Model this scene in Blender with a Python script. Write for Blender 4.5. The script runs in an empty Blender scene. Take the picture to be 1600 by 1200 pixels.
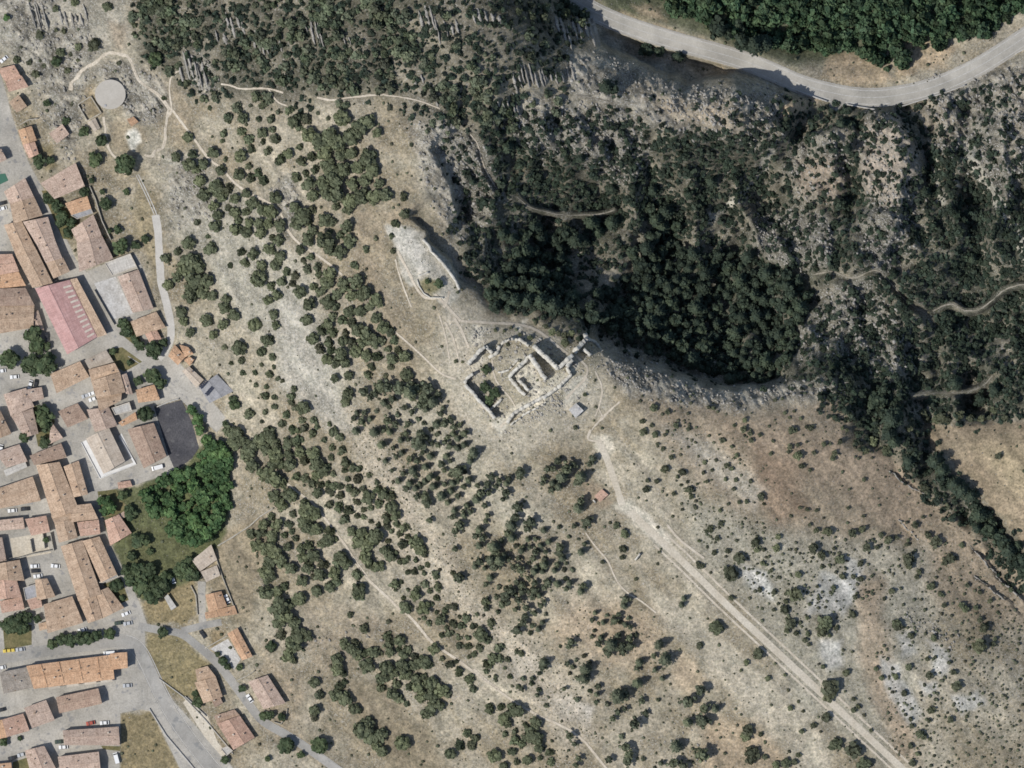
import bpy, bmesh, math, random
import numpy as np
from mathutils import Vector
from mathutils.geometry import delaunay_2d_cdt
random.seed(7)
rng = np.random.default_rng(11)
scene = bpy.context.scene
COL = scene.collection

# ---------------------------------------------------------------- camera, sky, sun, exposure
S = 0.3                                   # metres per map unit (the map is 1600 x 1200 units)
def wx(u): return (u - 800.0) * S
def wy(v): return (600.0 - v) * S
cam_d = bpy.data.cameras.new('survey_camera')
cam = bpy.data.objects.new('survey_camera', cam_d)
COL.objects.link(cam)
cam_d.type = 'ORTHO'; cam_d.ortho_scale = 1600 * S; cam_d.sensor_fit = 'HORIZONTAL'
cam_d.clip_start = 1.0; cam_d.clip_end = 3000.0
cam.location = (0, 0, 600); cam.rotation_euler = (0, 0, 0)
scene.camera = cam
SUN_EL = math.radians(54); SHADOW_DIR = math.radians(27)     # shadows fall to the right and up
world = bpy.data.worlds.new('World'); scene.world = world; world.use_nodes = True
wn = world.node_tree.nodes; wl = world.node_tree.links
bg = wn['Background']; sky = wn.new('ShaderNodeTexSky'); sky.sky_type = 'NISHITA'; sky.sun_disc = False
sun_from = SHADOW_DIR + math.pi
sky.sun_elevation = SUN_EL; sky.sun_rotation = math.pi / 2 - sun_from
wl.new(sky.outputs[0], bg.inputs[0]); bg.inputs[1].default_value = 0.115
sd = bpy.data.lights.new('sun', 'SUN'); sd.energy = 4.05; sd.angle = math.radians(0.53); sd.color = (1.0, 0.965, 0.91)
sun = bpy.data.objects.new('sun', sd); COL.objects.link(sun)
sv = Vector((math.cos(sun_from) * math.cos(SUN_EL), math.sin(sun_from) * math.cos(SUN_EL), math.sin(SUN_EL)))
sun.rotation_euler = sv.to_track_quat('Z', 'Y').to_euler(); sun.location = sv * 500
vs = scene.view_settings
vs.view_transform = 'Standard'; vs.look = 'None'; vs.gamma = 1.0; vs.use_curve_mapping = False; vs.exposure = -0.07
scene.cycles.pixel_filter_type = 'BLACKMAN_HARRIS'; scene.cycles.filter_width = 1.65

# ---------------------------------------------------------------- numpy noise and distance helpers
_tab = np.random.default_rng(3).random((8, 256, 256))
def vn(x, y, seed=0):
    t = _tab[seed % 8]
    xi = np.floor(x).astype(int); yi = np.floor(y).astype(int)
    fx = x - xi; fy = y - yi
    fx = fx * fx * (3 - 2 * fx); fy = fy * fy * (3 - 2 * fy)
    a = t[xi & 255, yi & 255]; b = t[(xi + 1) & 255, yi & 255]
    c = t[xi & 255, (yi + 1) & 255]; d = t[(xi + 1) & 255, (yi + 1) & 255]
    return (a + (b - a) * fx) * (1 - fy) + (c + (d - c) * fx) * fy
def fbm(x, y, scale, octv=4, seed=0):
    s = 0.0; a = 0.5; tot = 0.0; f = 1.0 / scale
    for o in range(octv):
        s = s + a * vn(x * f + 17.3 * o, y * f + 9.1 * o, seed + o); tot += a
        a *= 0.5; f *= 2.03
    return s / tot
def sstep(a, b, x):
    t = np.clip((x - a) / (b - a), 0, 1); return t * t * (3 - 2 * t)
def pdist(px, py, line):                       # distance to a polyline, signed side, fraction along
    best = np.full(np.shape(px), 1e9); side = np.zeros(np.shape(px)); frac = np.zeros(np.shape(px))
    L = [math.dist(line[i], line[i + 1]) for i in range(len(line) - 1)]; tot = sum(L); acc = 0
    for i in range(len(line) - 1):
        x0, y0 = line[i]; x1, y1 = line[i + 1]; dx, dy = x1 - x0, y1 - y0
        t = np.clip(((px - x0) * dx + (py - y0) * dy) / (L[i] ** 2 + 1e-9), 0, 1)
        d = np.hypot(px - x0 - t * dx, py - y0 - t * dy)
        m = d < best
        best = np.where(m, d, best)
        side = np.where(m, np.sign(dx * (py - y0) - dy * (px - x0)), side)
        frac = np.where(m, (acc + t * L[i]) / tot, frac)
        acc += L[i]
    return best, side, frac
def inpoly(px, py, poly):
    c = np.zeros(np.shape(px), bool); n = len(poly)
    for i in range(n):
        x0, y0 = poly[i]; x1, y1 = poly[(i + 1) % n]
        if y0 == y1: continue
        m = ((y0 > py) != (y1 > py)) & (px < (x1 - x0) * (py - y0) / (y1 - y0) + x0)
        c ^= m
    return c
def pmask(px, py, poly, soft):                 # soft polygon mask 0..1
    xs = [p[0] for p in poly]; ys = [p[1] for p in poly]
    out = np.zeros(np.shape(px))
    m = (px > min(xs) - soft) & (px < max(xs) + soft) & (py > min(ys) - soft) & (py < max(ys) + soft)
    if not m.any(): return out
    qx, qy = px[m], py[m]
    d, _, _ = pdist(qx, qy, list(poly) + [poly[0]])
    sd_ = np.where(inpoly(qx, qy, poly), d, -d)
    out[m] = sstep(-soft, soft, sd_)
    return out
def P(s): return [tuple(float(a) for a in q.split(',')) for q in s.split()]
TILE = {'R1': (0, 60, 5.714), 'R2': (0, 240, 5.714), 'R3': (0, 420, 5.714), 'R4': (0, 600, 5.714), 'R5': (0, 780, 5.714),
        'R6': (0, 980, 5.4536), 'R7': (180, 780, 5.714), 'R8': (200, 960, 5.0), 'S3': (220, 480, 8.0), 'Y': (580, 330, 8.0),
        'Z': (690, 470, 5.714), 'B': (240, 300, 4.0), 'C': (200, 0, 4.0), 'D': (600, 0, 4.0), 'E': (340, 600, 4.0),
        'F': (380, 880, 4.0), 'G': (700, 700, 4.0), 'H': (740, 900, 4.0), 'I': (1000, 600, 4.0), 'J': (1100, 900, 4.0),
        'K': (1300, 800, 5.333), 'M': (1300, 600, 5.333), 'N': (660, 280, 4.0), 'Q': (880, 0, 4.444), 'T': (1240, 0, 4.444),
        'U': (1100, 380, 4.0), 'V': (1300, 400, 5.333), 'W': (1000, 150, 4.0), 'X': (1300, 150, 5.333), 'A': (0, 0, 8.0), 'O': (0, 0, 1.0)}
def TP(tile, s):
    x0, y0, k = TILE[tile]
    return [(x0 + a / k, y0 + b / k) for a, b in P(s)]

def smooth_line(line, it=2):
    for _ in range(it):
        o = [line[0]]
        for i in range(len(line) - 1):
            a, b2 = line[i], line[i + 1]
            o += [(a[0] * .75 + b2[0] * .25, a[1] * .75 + b2[1] * .25), (a[0] * .25 + b2[0] * .75, a[1] * .25 + b2[1] * .75)]
        line = o + [line[-1]]
    return line
# ---------------------------------------------------------------- roads and paths (map polylines, width in map units)
MAIN_ROAD = P('860,-30 900,2 935,22 975,39 1020,54 1070,69 1120,82 1170,97 1215,116 1250,132 1290,143 1330,151 1370,153 1410,148 1450,139 1490,124 1530,104 1570,79 1610,52 1650,25')
TOWN_ROAD = P('-40,1034 0,1029 40,1022 75,1016 140,1008 180,1001 205,1004 220,1018 231,1040 241,1062 258,1097 282,1137 315,1180 350,1222 380,1260')
SIDE_LANE = P('216,978 250,985 283,988 312,1012 340,1036 370,1076 396,1112 412,1130 450,1150 490,1176 525,1202 560,1225')
LANE_B = P('284,986 318,977 346,972')
CONC_LANE = P('243,336 247,360 249,400 251,440 260,472 267,506 267,530 258,548 247,560')
HILL_ROAD = P('173,520 186,538 205,549 235,568 262,590 290,618 318,645 345,668')
DIRT_A = P('934,688 944,706 953,730 962,757 972,790')
DIRT_B = P('985,800 1030,843 1080,890 1130,940 1190,996 1250,1052 1310,1108 1370,1164 1430,1220')
PATHS = [(TP('C', '0,350 40,440 60,500 110,540 200,590 265,685'), 4.0), (TP('C', '330,440 270,465 255,560 275,690'), 3.5),
  (TP('C', '275,690 240,740 235,870 220,930 170,940 150,980 110,975'), 4.0),
  (TP('C', '280,690 330,760 400,850 470,950 520,1010 590,1050 640,1120 700,1170 760,1210'), 4.5),
  (TP('B', '600,10 690,50 790,110 830,230 900,320 1000,380 1100,450 1180,520'), 4.5),
  (TP('E', '430,620 480,660 560,720 640,790 690,870 740,930 800,1010 870,1120 935,1205'), 4.5),
  (TP('F', '700,-5 760,80 830,150 900,210 970,280 1040,330 1100,400 1160,480 1240,540 1350,610 1450,690 1600,790'), 5.0),
  (TP('H', '0,580 100,670 200,750 300,815 400,870 490,910 580,950 640,990 700,1040 770,1130 840,1215'), 4.5),
  (TP('Z', '170,180 420,195 640,205 740,220 850,260 940,320 1040,410 1130,478'), 5.0),
  (TP('Z', '170,180 60,60 0,0 -60,-60'), 5.0), (TP('Z', '30,190 90,300 130,420 150,540'), 3.5), (TP('Z', '110,150 190,280 240,420'), 5.0),
  (TP('Z', '1370,630 1430,750 1435,850 1400,960 1370,1030'), 3.2), (TP('Z', '1400,960 1440,1040'), 3.0), (TP('Z', '1590,900 1440,1040 1340,1150'), 3.5),
  (TP('Z', '450,520 465,680 540,790 610,860 660,950'), 3.0), (TP('Z', '1200,490 1270,560 1310,600 1290,690 1180,800 1110,880'), 4.5),
  (P('712,592 690,586 660,556 625,525 600,505'), 3.4), (TP('Z', '-20,130 40,330 70,520'), 3.0), (TP('Y', '860,1090 700,1090 640,1060 560,960 480,780 400,640 330,500'), 5.0), (TP('Y', '980,1000 930,1150 900,1200'), 5.0), (TP('Y', '500,1200 420,1000 350,800 300,600'), 3.0), (TP('Z', '640,1010 560,1100 520,1130'), 4.0), (TP('Z', '1330,1150 1290,1240 1400,1260'), 4.0),
  (TP('U', '680,200 800,170 860,200 930,225 1000,190 1060,165 1110,180 1160,240 1250,350 1300,390 1390,440'), 3.6),
  (TP('V', '840,460 960,400 1020,400 1100,460 1200,455 1300,410 1400,300 1500,250 1620,240'), 3.8),
  (TP('V', '680,1165 800,1140 1000,1145 1150,1130 1280,1070 1340,990'), 3.0),
  (TP('N', '590,110 670,180 760,200 860,225 1000,225 1120,220 1200,190'), 3.0),
  (TP('D', '-20,590 200,620 350,680'), 2.6), (TP('D', '540,840 590,900 610,1010 660,1110 700,1170'), 2.2),
  (TP('D', '1200,590 1350,620 1450,650 1600,640'), 4.0),
  (TP('C', '580,525 650,535 700,560 870,548 970,580'), 3.4), (TP('C', '880,560 930,640 990,660'), 3.0), (TP('C', '1180,610 1280,630 1400,605 1600,590'), 3.6),
  (TP('A', '880,1130 900,1030 960,970 1060,850 1180,800 1280,700 1380,650 1500,680 1600,700'), 6.0),
  (TP('R1', '1060,130 1160,170 1190,250 1230,370 1330,450 1430,520 1510,640'), 4.0),
  (TP('R1', '1500,640 1480,740 1470,900 1440,1000 1380,1000 1370,1060 1290,1040'), 4.0), (TP('R1', '925,700 940,830 960,960 1000,1040 1060,1080'), 4.5),
  (TP('G', '860,530 930,630 1000,700 1050,830 1110,900 1200,950 1300,1030'), 3.0),
  (TP('G', '1370,480 1440,570 1520,630 1600,690'), 4.5)]
PATHS = [(smooth_line(p, 2), w) for p, w in PATHS]
ALLROADS = [(MAIN_ROAD, 15), (TOWN_ROAD, 12), (SIDE_LANE, 7), (CONC_LANE, 7), (HILL_ROAD, 12), (DIRT_A, 7), (DIRT_B, 10)] + [(p, w) for p, w in PATHS]
TOWN = P('-90,108 0,112 8,140 18,180 30,215 45,255 60,283 70,300 85,330 100,365 118,405 135,425 165,412 212,398 226,425 240,480 228,498 246,545 268,552 300,590 352,652 342,672 300,632 285,622 240,634 262,706 276,736 215,756 158,768 157,795 163,822 176,860 196,895 216,938 230,975 226,985 227,1020 245,1066 300,1128 360,1195 400,1250 310,1260 238,1112 222,1108 188,1114 186,1260 -90,1260')

# ---------------------------------------------------------------- terrain heights
CP = P('')
ctl = '''0,0,24 -90,0,22 100,30,21 0,120,8 0,300,2 0,600,-2 0,900,-4 0,1200,-6 -90,600,-4 -90,1200,-8 100,450,3 150,600,3 150,800,1 150,1050,-3 250,600,6 350,650,11 300,780,6 250,950,2 300,1100,-1 400,1150,4 420,1290,3 200,1290,-6
300,300,20 180,150,17 200,260,14 120,250,8 260,420,9 400,0,46 400,-90,52 200,0,34 250,100,27 450,500,38 350,480,20 450,800,21 380,900,11 550,1000,17 600,1200,10 600,700,42 700,900,36 800,1100,28 800,1290,20 600,450,56 700,560,61 800,600,67 870,560,69 660,400,64 630,350,62 720,480,63 940,620,66 950,690,63 1000,820,58 1200,1000,48 1400,1190,38 1400,1290,34 1100,700,63 1250,640,60 1150,640,65 1050,620,67 960,580,67 1300,800,50 1500,1000,38 1600,1100,34 1690,1200,30 1400,700,45 1480,790,36 1600,900,29 1690,980,24 1520,720,42 1600,720,48 1690,740,52 1000,1050,40
680,250,66 650,300,62 720,120,64 640,60,61 640,-80,60 800,20,56 800,-80,42 500,150,51 450,250,43 560,300,53 500,400,46 760,380,45 740,330,50 850,400,29 950,480,31 820,500,56 900,520,60 1050,540,33 1150,580,38 900,330,22 1050,400,14 1200,450,13 1300,520,26 1450,550,25 1600,560,28 1280,600,54 800,230,52 900,200,46 880,100,43 1000,250,29 1150,250,15 1250,330,13 1000,130,37 1100,160,39 1200,165,34 940,110,39
880,-60,16 900,5,13 1000,48,11 1100,78,10 1180,100,9 1250,132,9 1350,152,9 1450,138,9 1550,92,9 1650,25,9 1000,75,13 1100,105,11 1190,122,10 1290,230,27 1380,230,30 1380,330,31 1340,270,20 1240,240,16 1470,250,20 1500,200,18 1600,250,32 1600,150,20 1500,400,30 1600,400,36 1690,300,40 1200,20,8 1400,30,8 1500,0,8 1300,-90,6 1600,-90,7 1100,-20,10 1350,420,34 1430,160,13 1150,145,38 1050,150,39 1225,160,25'''
CT = np.array([[float(a) for a in q.split(',')] for q in ctl.split()])
def tps_fit(c):
    n = len(c); X = c[:, :2] / 400.0
    r = np.hypot(X[:, None, 0] - X[None, :, 0], X[:, None, 1] - X[None, :, 1])
    K = np.where(r > 0, r * r * np.log(r + 1e-12), 0) + np.eye(n) * 0.002
    A = np.zeros((n + 3, n + 3)); A[:n, :n] = K; A[:n, n] = 1; A[:n, n + 1:] = X; A[n, :n] = 1; A[n + 1:, :n] = X.T
    b = np.zeros(n + 3); b[:n] = c[:, 2]
    return X, np.linalg.solve(A, b)
TX, TW = tps_fit(CT)
def tps(px, py):
    x = px.ravel() / 400.0; y = py.ravel() / 400.0; out = TW[-3] + TW[-2] * x + TW[-1] * y
    for i in range(len(TX)):
        r2 = (x - TX[i, 0]) ** 2 + (y - TX[i, 1]) ** 2
        out += TW[i] * 0.5 * r2 * np.log(r2 + 1e-12)
    return out.reshape(px.shape)
GX0, GX1, GY0, GY1, ST = -60, 1660, -60, 1260, 2.5
cx = np.arange(GX0, GX1 + 1, 10.0); cy = np.arange(GY0, GY1 + 1, 10.0)
CXX, CYY = np.meshgrid(cx, cy); CH = tps(CXX, CYY)
gx = np.arange(GX0, GX1 + 1, ST, dtype=float); gy = np.arange(GY0, GY1 + 1, ST, dtype=float)
def upsample(CH):
    def cub(A, n_out, step):                   # Catmull-Rom along axis 0
        n = A.shape[0]; t = np.arange(n_out) / step; i = np.clip(np.floor(t).astype(int), 0, n - 2); f = (t - i)[:, None]
        g = lambda k: A[np.clip(i + k, 0, n - 1)]
        p0, p1, p2, p3 = g(-1), g(0), g(1), g(2)
        return p1 + 0.5 * f * (p2 - p0 + f * (2 * p0 - 5 * p1 + 4 * p2 - p3 + f * (3 * (p1 - p2) + p3 - p0)))
    a = cub(CH, len(gy), 4); return cub(a.T, len(gx), 4).T
HZ = upsample(CH)
GXX, GYY = np.meshgrid(gx, gy)
WXX = GXX + 26 * (fbm(GXX, GYY, 60, 4, 1) - 0.5); WYY = GYY + 26 * (fbm(GXX + 300, GYY, 60, 4, 2) - 0.5)
W2X = GXX + 14 * (fbm(GXX, GYY, 18, 3, 4) - 0.5); W2Y = GYY + 14 * (fbm(GXX + 90, GYY, 18, 3, 5) - 0.5)
# cliffs: (line, drop, side, step width, decay)
CLIFFS = [(P('634,338 652,352 668,372 680,388 694,400 706,420 716,435 722,458'), 7, -1, 5, 40),
  (P('895,522 925,540 945,558 985,570 1030,582 1075,592 1110,605 1150,615 1195,606 1250,596'), 17, -1, 12, 120),
  (P('905,48 940,76 975,92 1010,106 1050,124 1075,138 1100,131 1140,122 1180,125 1215,135 1240,152'), 17, -1, 12, 60),
  (P('660,232 686,262 700,300 712,336 740,360'), 10, -1, 14, 60),
  (P('1378,176 1400,196 1424,228 1438,258 1432,284 1440,310'), 13, -1, 14, 45),
  (P('1240,232 1262,216 1295,208 1325,202 1345,215'), 12, -1, 14, 40),
  (P('1345,345 1362,322 1392,322 1408,340'), -10, 1, 12, 40),
  (P('1405,810 1418,824 1436,844'), 2.2, 1, 3, 20), (P('1512,849 1542,881 1562,905 1598,939 1640,975'), 2.5, -1, 3, 20),
  (P('1519,896 1542,916 1570,937 1600,966'), 2.0, -1, 3, 16), (P('1386,733 1412,756 1446,774'), 1.8, -1, 3, 16)]
for line, drop, sgn, w, dec in CLIFFS:
    xs = [p[0] for p in line]; ys = [p[1] for p in line]; m = dec * 2.5
    sl = (slice(max(0, int((min(ys) - m - GY0) / ST)), int((max(ys) + m - GY0) / ST)), slice(max(0, int((min(xs) - m - GX0) / ST)), int((max(xs) + m - GX0) / ST)))
    d, sd_, fr = pdist(W2X[sl], W2Y[sl], line)
    ends = sstep(0, 0.12, fr) * sstep(1, 0.88, fr)
    HZ[sl] -= np.where(sd_ == sgn, drop * sstep(0, w, d) * np.exp(-d / dec) * ends, 0)
# zone masks shared by relief, ground colour and planting
ROCKZ = [(P('640,190 700,180 760,230 800,300 760,350 720,380 690,330 660,260'), 14), (P('880,80 940,85 1010,115 1060,130 1120,130 1220,140 1235,190 1180,230 1090,210 1000,190 930,160 880,130'), 14),
  (P('930,545 990,560 1060,585 1130,610 1200,600 1290,585 1330,600 1250,625 1150,640 1060,635 980,610'), 10), (P('1355,180 1405,170 1435,240 1440,330 1425,400 1380,440 1345,400 1350,330 1345,240'), 12),
  (P('1180,330 1280,320 1310,360 1300,420 1220,420 1170,380'), 14), (P('1280,460 1350,430 1400,480 1440,560 1380,590 1300,540 1250,560 1240,520'), 14), (P('1240,215 1320,200 1335,260 1310,310 1250,310 1225,270'), 12),
  (P('780,160 850,150 1000,170 1020,260 960,290 880,250 800,230'), 16), (P('0,-50 90,-50 80,40 110,90 60,140 30,90 0,60'), 14), (P('85,40 140,30 150,100 120,180 110,260 80,200 70,120'), 12),
  (P('130,100 200,100 250,130 265,170 240,200 200,190 150,120'), 10), (P('280,80 320,85 335,140 310,150 285,120'), 10), (P('260,250 300,240 330,330 290,350 255,320'), 14), (P('425,290 455,270 470,340 450,370 430,340'), 10), (P('1440,130 1600,90 1640,260 1560,300 1470,240'), 18)]
ROCK = np.zeros_like(HZ)
for poly, soft in ROCKZ: ROCK = np.maximum(ROCK, pmask(WXX, WYY, poly, soft))
RAVZ = [(P('690,200 800,170 960,160 1060,200 1240,150 1350,170 1440,150 1620,110 1660,640 1500,650 1440,690 1330,640 1260,600 1190,605 1100,595 1000,560 920,520 860,500 770,480 730,430 715,370'), 16),
        (P('1330,640 1440,660 1480,740 1560,810 1660,920 1660,960 1580,880 1480,800 1400,730 1330,690'), 14), (P('200,-60 880,-60 900,60 860,140 760,200 640,190 620,150 420,160 320,150 220,100'), 22)]
RAV = np.zeros_like(HZ)
for poly, soft in RAVZ: RAV = np.maximum(RAV, pmask(WXX, WYY, poly, soft))
ROADM = np.zeros_like(HZ)
for line, w in ALLROADS:
    xs = [p[0] for p in line]; ys = [p[1] for p in line]; m = w + 16
    sl = (slice(max(0, int((min(ys) - m - GY0) / ST)), max(0, int((max(ys) + m - GY0) / ST))), slice(max(0, int((min(xs) - m - GX0) / ST)), int((max(xs) + m - GX0) / ST)))
    d, _, _ = pdist(GXX[sl], GYY[sl], line)
    ROADM[sl] = np.maximum(ROADM[sl], sstep(w * 0.5 + 7, w * 0.5 + 1, d))
COURT = P('241,636 284,625 300,660 311,700 300,716 274,736 262,708')
ROADM = np.maximum(np.maximum(ROADM, pmask(GXX, GYY, TOWN, 6)), pmask(GXX, GYY, COURT, 6))
CASTLE = pmask(GXX, GYY, P('725,560 770,530 850,535 900,540 925,530 945,560 930,600 890,620 820,650 785,670 725,610'), 6)
TERR = pmask(W2X, W2Y, P('604,356 640,352 668,375 690,400 715,430 722,460 700,480 670,450 640,450 618,400'), 4)
# relief: strata (running down to the right), lumps and hummocks
ca, sa = math.cos(math.radians(52)), math.sin(math.radians(52))
along = WXX * ca + WYY * sa; across = -WXX * sa + WYY * ca
strata = np.abs(fbm(across * 1.0, along * 0.22, 7, 3, 2) - 0.5) * 2
lump = fbm(GXX, GYY, 6.5, 3, 6); big = fbm(GXX, GYY, 24, 3, 7)
rel = ROCK * (2.6 * (lump - 0.5) + 4.5 * (big - 0.5) + 2.6 * (0.5 - strata)) + (1 - ROCK) * ((0.9 + 1.4 * RAV) * (fbm(GXX, GYY, 40, 3, 3) - 0.5) + (0.35 + 0.9 * RAV) * (lump - 0.5) + 0.25 * (0.5 - strata))
EASTR = RAV * sstep(640, 760, GXX) * sstep(110, 170, GYY)
rib = 1 - np.abs(2 * fbm(WXX, WYY * 0.5, 80, 3, 5) - 1)
rel += RAV * 4 * (fbm(GXX, GYY, 130, 3, 5) - 0.5) + EASTR * (20 * (rib - 0.75) + 8 * (fbm(GXX, GYY, 26, 3, 0) - 0.5))
HZ = HZ + rel * (1 - ROADM) * (1 - 0.8 * CASTLE) * (1 - 0.85 * TERR) * (1 - 0.6 * pmask(GXX, GYY, TOWN, 40))
# carve a bench under the main road
dm, sm, _ = pdist(GXX, GYY, MAIN_ROAD)
bw = np.where(sm < 0, sstep(75, 15, dm), sstep(24, 14, dm)); HZ = HZ * (1 - bw) + 9.5 * bw
def Hs(u, v):                                   # terrain height, metres (matches the mesh triangles closely)
    u = np.clip(np.asarray(u, float), GX0, GX1 - 1e-6); v = np.clip(np.asarray(v, float), GY0, GY1 - 1e-6)
    a = (u - GX0) / ST; b = (v - GY0) / ST; i = np.minimum(a.astype(int), len(gx) - 2); j = np.minimum(b.astype(int), len(gy) - 2); fa = a - i; fb = b - j
    return HZ[j, i] * (1 - fa) * (1 - fb) + HZ[j, i + 1] * fa * (1 - fb) + HZ[j + 1, i] * (1 - fa) * fb + HZ[j + 1, i + 1] * fa * fb
def H(u, v): return float(Hs(u, v))

# ---------------------------------------------------------------- materials
MATS = {}
def new_mat(name, rough=0.9):
    m = bpy.data.materials.new(name); m.use_nodes = True
    nt = m.node_tree; b = nt.nodes['Principled BSDF']
    b.inputs['Roughness'].default_value = rough; b.inputs['Specular IOR Level'].default_value = 0.25
    MATS[name] = m
    return m, nt, b
def nd(nt, t, **kw):
    n = nt.nodes.new(t)
    for k, v in kw.items(): setattr(n, k, v)
    return n
def noise(nt, vec, scale, detail=4.0, rough=0.6):
    n = nd(nt, 'ShaderNodeTexNoise'); n.inputs['Scale'].default_value = scale; n.inputs['Detail'].default_value = detail; n.inputs['Roughness'].default_value = rough
    nt.links.new(vec, n.inputs['Vector']); return n.outputs[0]
def ramp(nt, fac, stops):
    r = nd(nt, 'ShaderNodeValToRGB'); e = r.color_ramp.elements
    while len(e) < len(stops): e.new(0.5)
    for k, (p, c) in enumerate(stops):
        e[k].position = p; e[k].color = (*c, 1) if len(c) == 3 else c
    nt.links.new(fac, r.inputs[0]); return r.outputs[0]
def mix(nt, mode, fac, a, b):
    n = nd(nt, 'ShaderNodeMix', data_type='RGBA', blend_type=mode)
    for sock, v in ((n.inputs[0], fac), (n.inputs[6], a), (n.inputs[7], b)):
        if isinstance(v, (int, float)): sock.default_value = v
        elif isinstance(v, tuple): sock.default_value = (*v, 1)
        else: nt.links.new(v, sock)
    return n.outputs[2]
def bump(nt, b, h, strength, dist):
    n = nd(nt, 'ShaderNodeBump'); n.inputs['Strength'].default_value = strength; n.inputs['Distance'].default_value = dist
    nt.links.new(h, n.inputs['Height']); nt.links.new(n.outputs[0], b.inputs['Normal'])
def surf_mat(name, c1, c2, s1=0.15, s2=2.5, amt=0.35, rough=0.9, bmp=0.0, obj_var=0.0, speck=None):
    """two-tone weathered surface: broad blotches between c1 and c2, fine grain on top"""
    m, nt, b = new_mat(name, rough); L = nt.links
    g = nd(nt, 'ShaderNodeNewGeometry').outputs['Position']
    n1 = noise(nt, g, s1, 5); n2 = noise(nt, g, s2, 3)
    base = ramp(nt, n1, [(0.35, c1), (0.65, c2)])
    gr = ramp(nt, n2, [(0.3, (1 - amt,) * 3), (0.7, (1 + amt * 0.6,) * 3)])
    c = mix(nt, 'MULTIPLY', 1.0, base, gr)
    if speck:
        n3 = noise(nt, g, speck[1], 2); c = mix(nt, 'MIX', ramp(nt, n3, [(speck[2], (0, 0, 0)), (speck[2] + 0.06, (1, 1, 1))]), c, speck[0])
    if obj_var:
        oi = nd(nt, 'ShaderNodeObjectInfo')
        v = ramp(nt, oi.outputs['Random'], [(0.0, (1 - obj_var, 1 - obj_var, 1 - obj_var)), (0.5, (1.0, 1.0, 1.0)), (1.0, (1 + obj_var, 1 + obj_var * 0.8, 1 + obj_var * 0.6))])
        c = mix(nt, 'MULTIPLY', 1.0, c, v)
    L.new(c, b.inputs['Base Color'])
    if bmp: bump(nt, b, n2, bmp, 0.15)
    return m
def add_joints(name, scale, dark):
    nt = MATS[name].node_tree; b = nt.nodes['Principled BSDF']; src = b.inputs['Base Color'].links[0].from_socket
    g = nd(nt, 'ShaderNodeNewGeometry').outputs['Position']; v = nd(nt, 'ShaderNodeTexVoronoi', feature='DISTANCE_TO_EDGE'); v.inputs['Scale'].default_value = scale; nt.links.new(g, v.inputs['Vector'])
    f = ramp(nt, v.outputs['Distance'], [(0.0, (dark,) * 3), (0.012, (dark,) * 3), (0.03, (1, 1, 1))])
    st_ = ramp(nt, noise(nt, g, 0.045, 5, 0.65), [(0.38, (0.78, 0.78, 0.77)), (0.6, (1.08, 1.07, 1.05))])
    nt.links.new(mix(nt, 'MULTIPLY', 1.0, mix(nt, 'MULTIPLY', 1.0, src, f), st_), b.inputs['Base Color'])
# ground: base colours come from a per-vertex soil map, stones and tufts from noise
m, nt, b = new_mat('ground_soil', 0.95); L = nt.links
g = nd(nt, 'ShaderNodeNewGeometry').outputs['Position']
va = nd(nt, 'ShaderNodeVertexColor', layer_name='soil').outputs[0]
rk = nd(nt, 'ShaderNodeAttribute', attribute_name='stony').outputs['Fac']
n1 = noise(nt, g, 0.9, 5, 0.75); n2 = noise(nt, g, 0.22, 4, 0.65); n3 = noise(nt, g, 1.6, 3, 0.7)
c = mix(nt, 'MULTIPLY', 1.0, va, ramp(nt, n1, [(0.30, (0.5, 0.5, 0.47)), (0.5, (1, 1, 1)), (0.70, (1.5, 1.47, 1.42))]))
c = mix(nt, 'MULTIPLY', 1.0, c, ramp(nt, n2, [(0.32, (0.76, 0.78, 0.75)), (0.66, (1.2, 1.18, 1.15))]))
c = mix(nt, 'MULTIPLY', 1.0, c, ramp(nt, noise(nt, g, 0.5, 6, 0.75), [(0.34, (0.66, 0.67, 0.64)), (0.5, (1, 1, 1)), (0.66, (1.3, 1.28, 1.24))]))
stone = ramp(nt, n3, [(0.56, (0, 0, 0)), (0.63, (1, 1, 1))])
sm_ = nd(nt, 'ShaderNodeMath', operation='MULTIPLY'); L.new(stone, sm_.inputs[0]); L.new(rk, sm_.inputs[1])
c = mix(nt, 'MIX', sm_.outputs[0], c, (0.44, 0.43, 0.40))
tuft = ramp(nt, noise(nt, g, 0.75, 3, 0.7), [(0.60, (0, 0, 0)), (0.67, (1, 1, 1))])
tm = nd(nt, 'ShaderNodeMath', operation='MULTIPLY'); L.new(tuft, tm.inputs[0])
ta = nd(nt, 'ShaderNodeAttribute', attribute_name='tufty').outputs['Fac']; L.new(ta, tm.inputs[1])
c = mix(nt, 'MIX', tm.outputs[0], c, (0.085, 0.082, 0.045))
L.new(c, b.inputs['Base Color']); bump(nt, b, n1, 0.6, 0.5)
surf_mat('street_concrete', (0.33, 0.312, 0.278), (0.40, 0.38, 0.342), 0.06, 1.4, 0.2, speck=((0.25, 0.245, 0.238), 0.35, 0.6))
surf_mat('asphalt_grey', (0.275, 0.264, 0.245), (0.335, 0.325, 0.303), 0.12, 1.8, 0.15, speck=((0.22, 0.22, 0.215), 0.25, 0.6))
surf_mat('road_pale', (0.345, 0.328, 0.293), (0.415, 0.396, 0.355), 0.12, 1.8, 0.12); surf_mat('lane_cream', (0.39, 0.37, 0.335), (0.46, 0.44, 0.40), 0.15, 1.5, 0.12); surf_mat('shaded_path', (0.20, 0.18, 0.145), (0.30, 0.275, 0.225), 0.3, 1.2, 0.3)
add_joints('road_pale', 0.05, 0.95); add_joints('street_concrete', 0.085, 0.92); add_joints('asphalt_grey', 0.05, 0.94)
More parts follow.
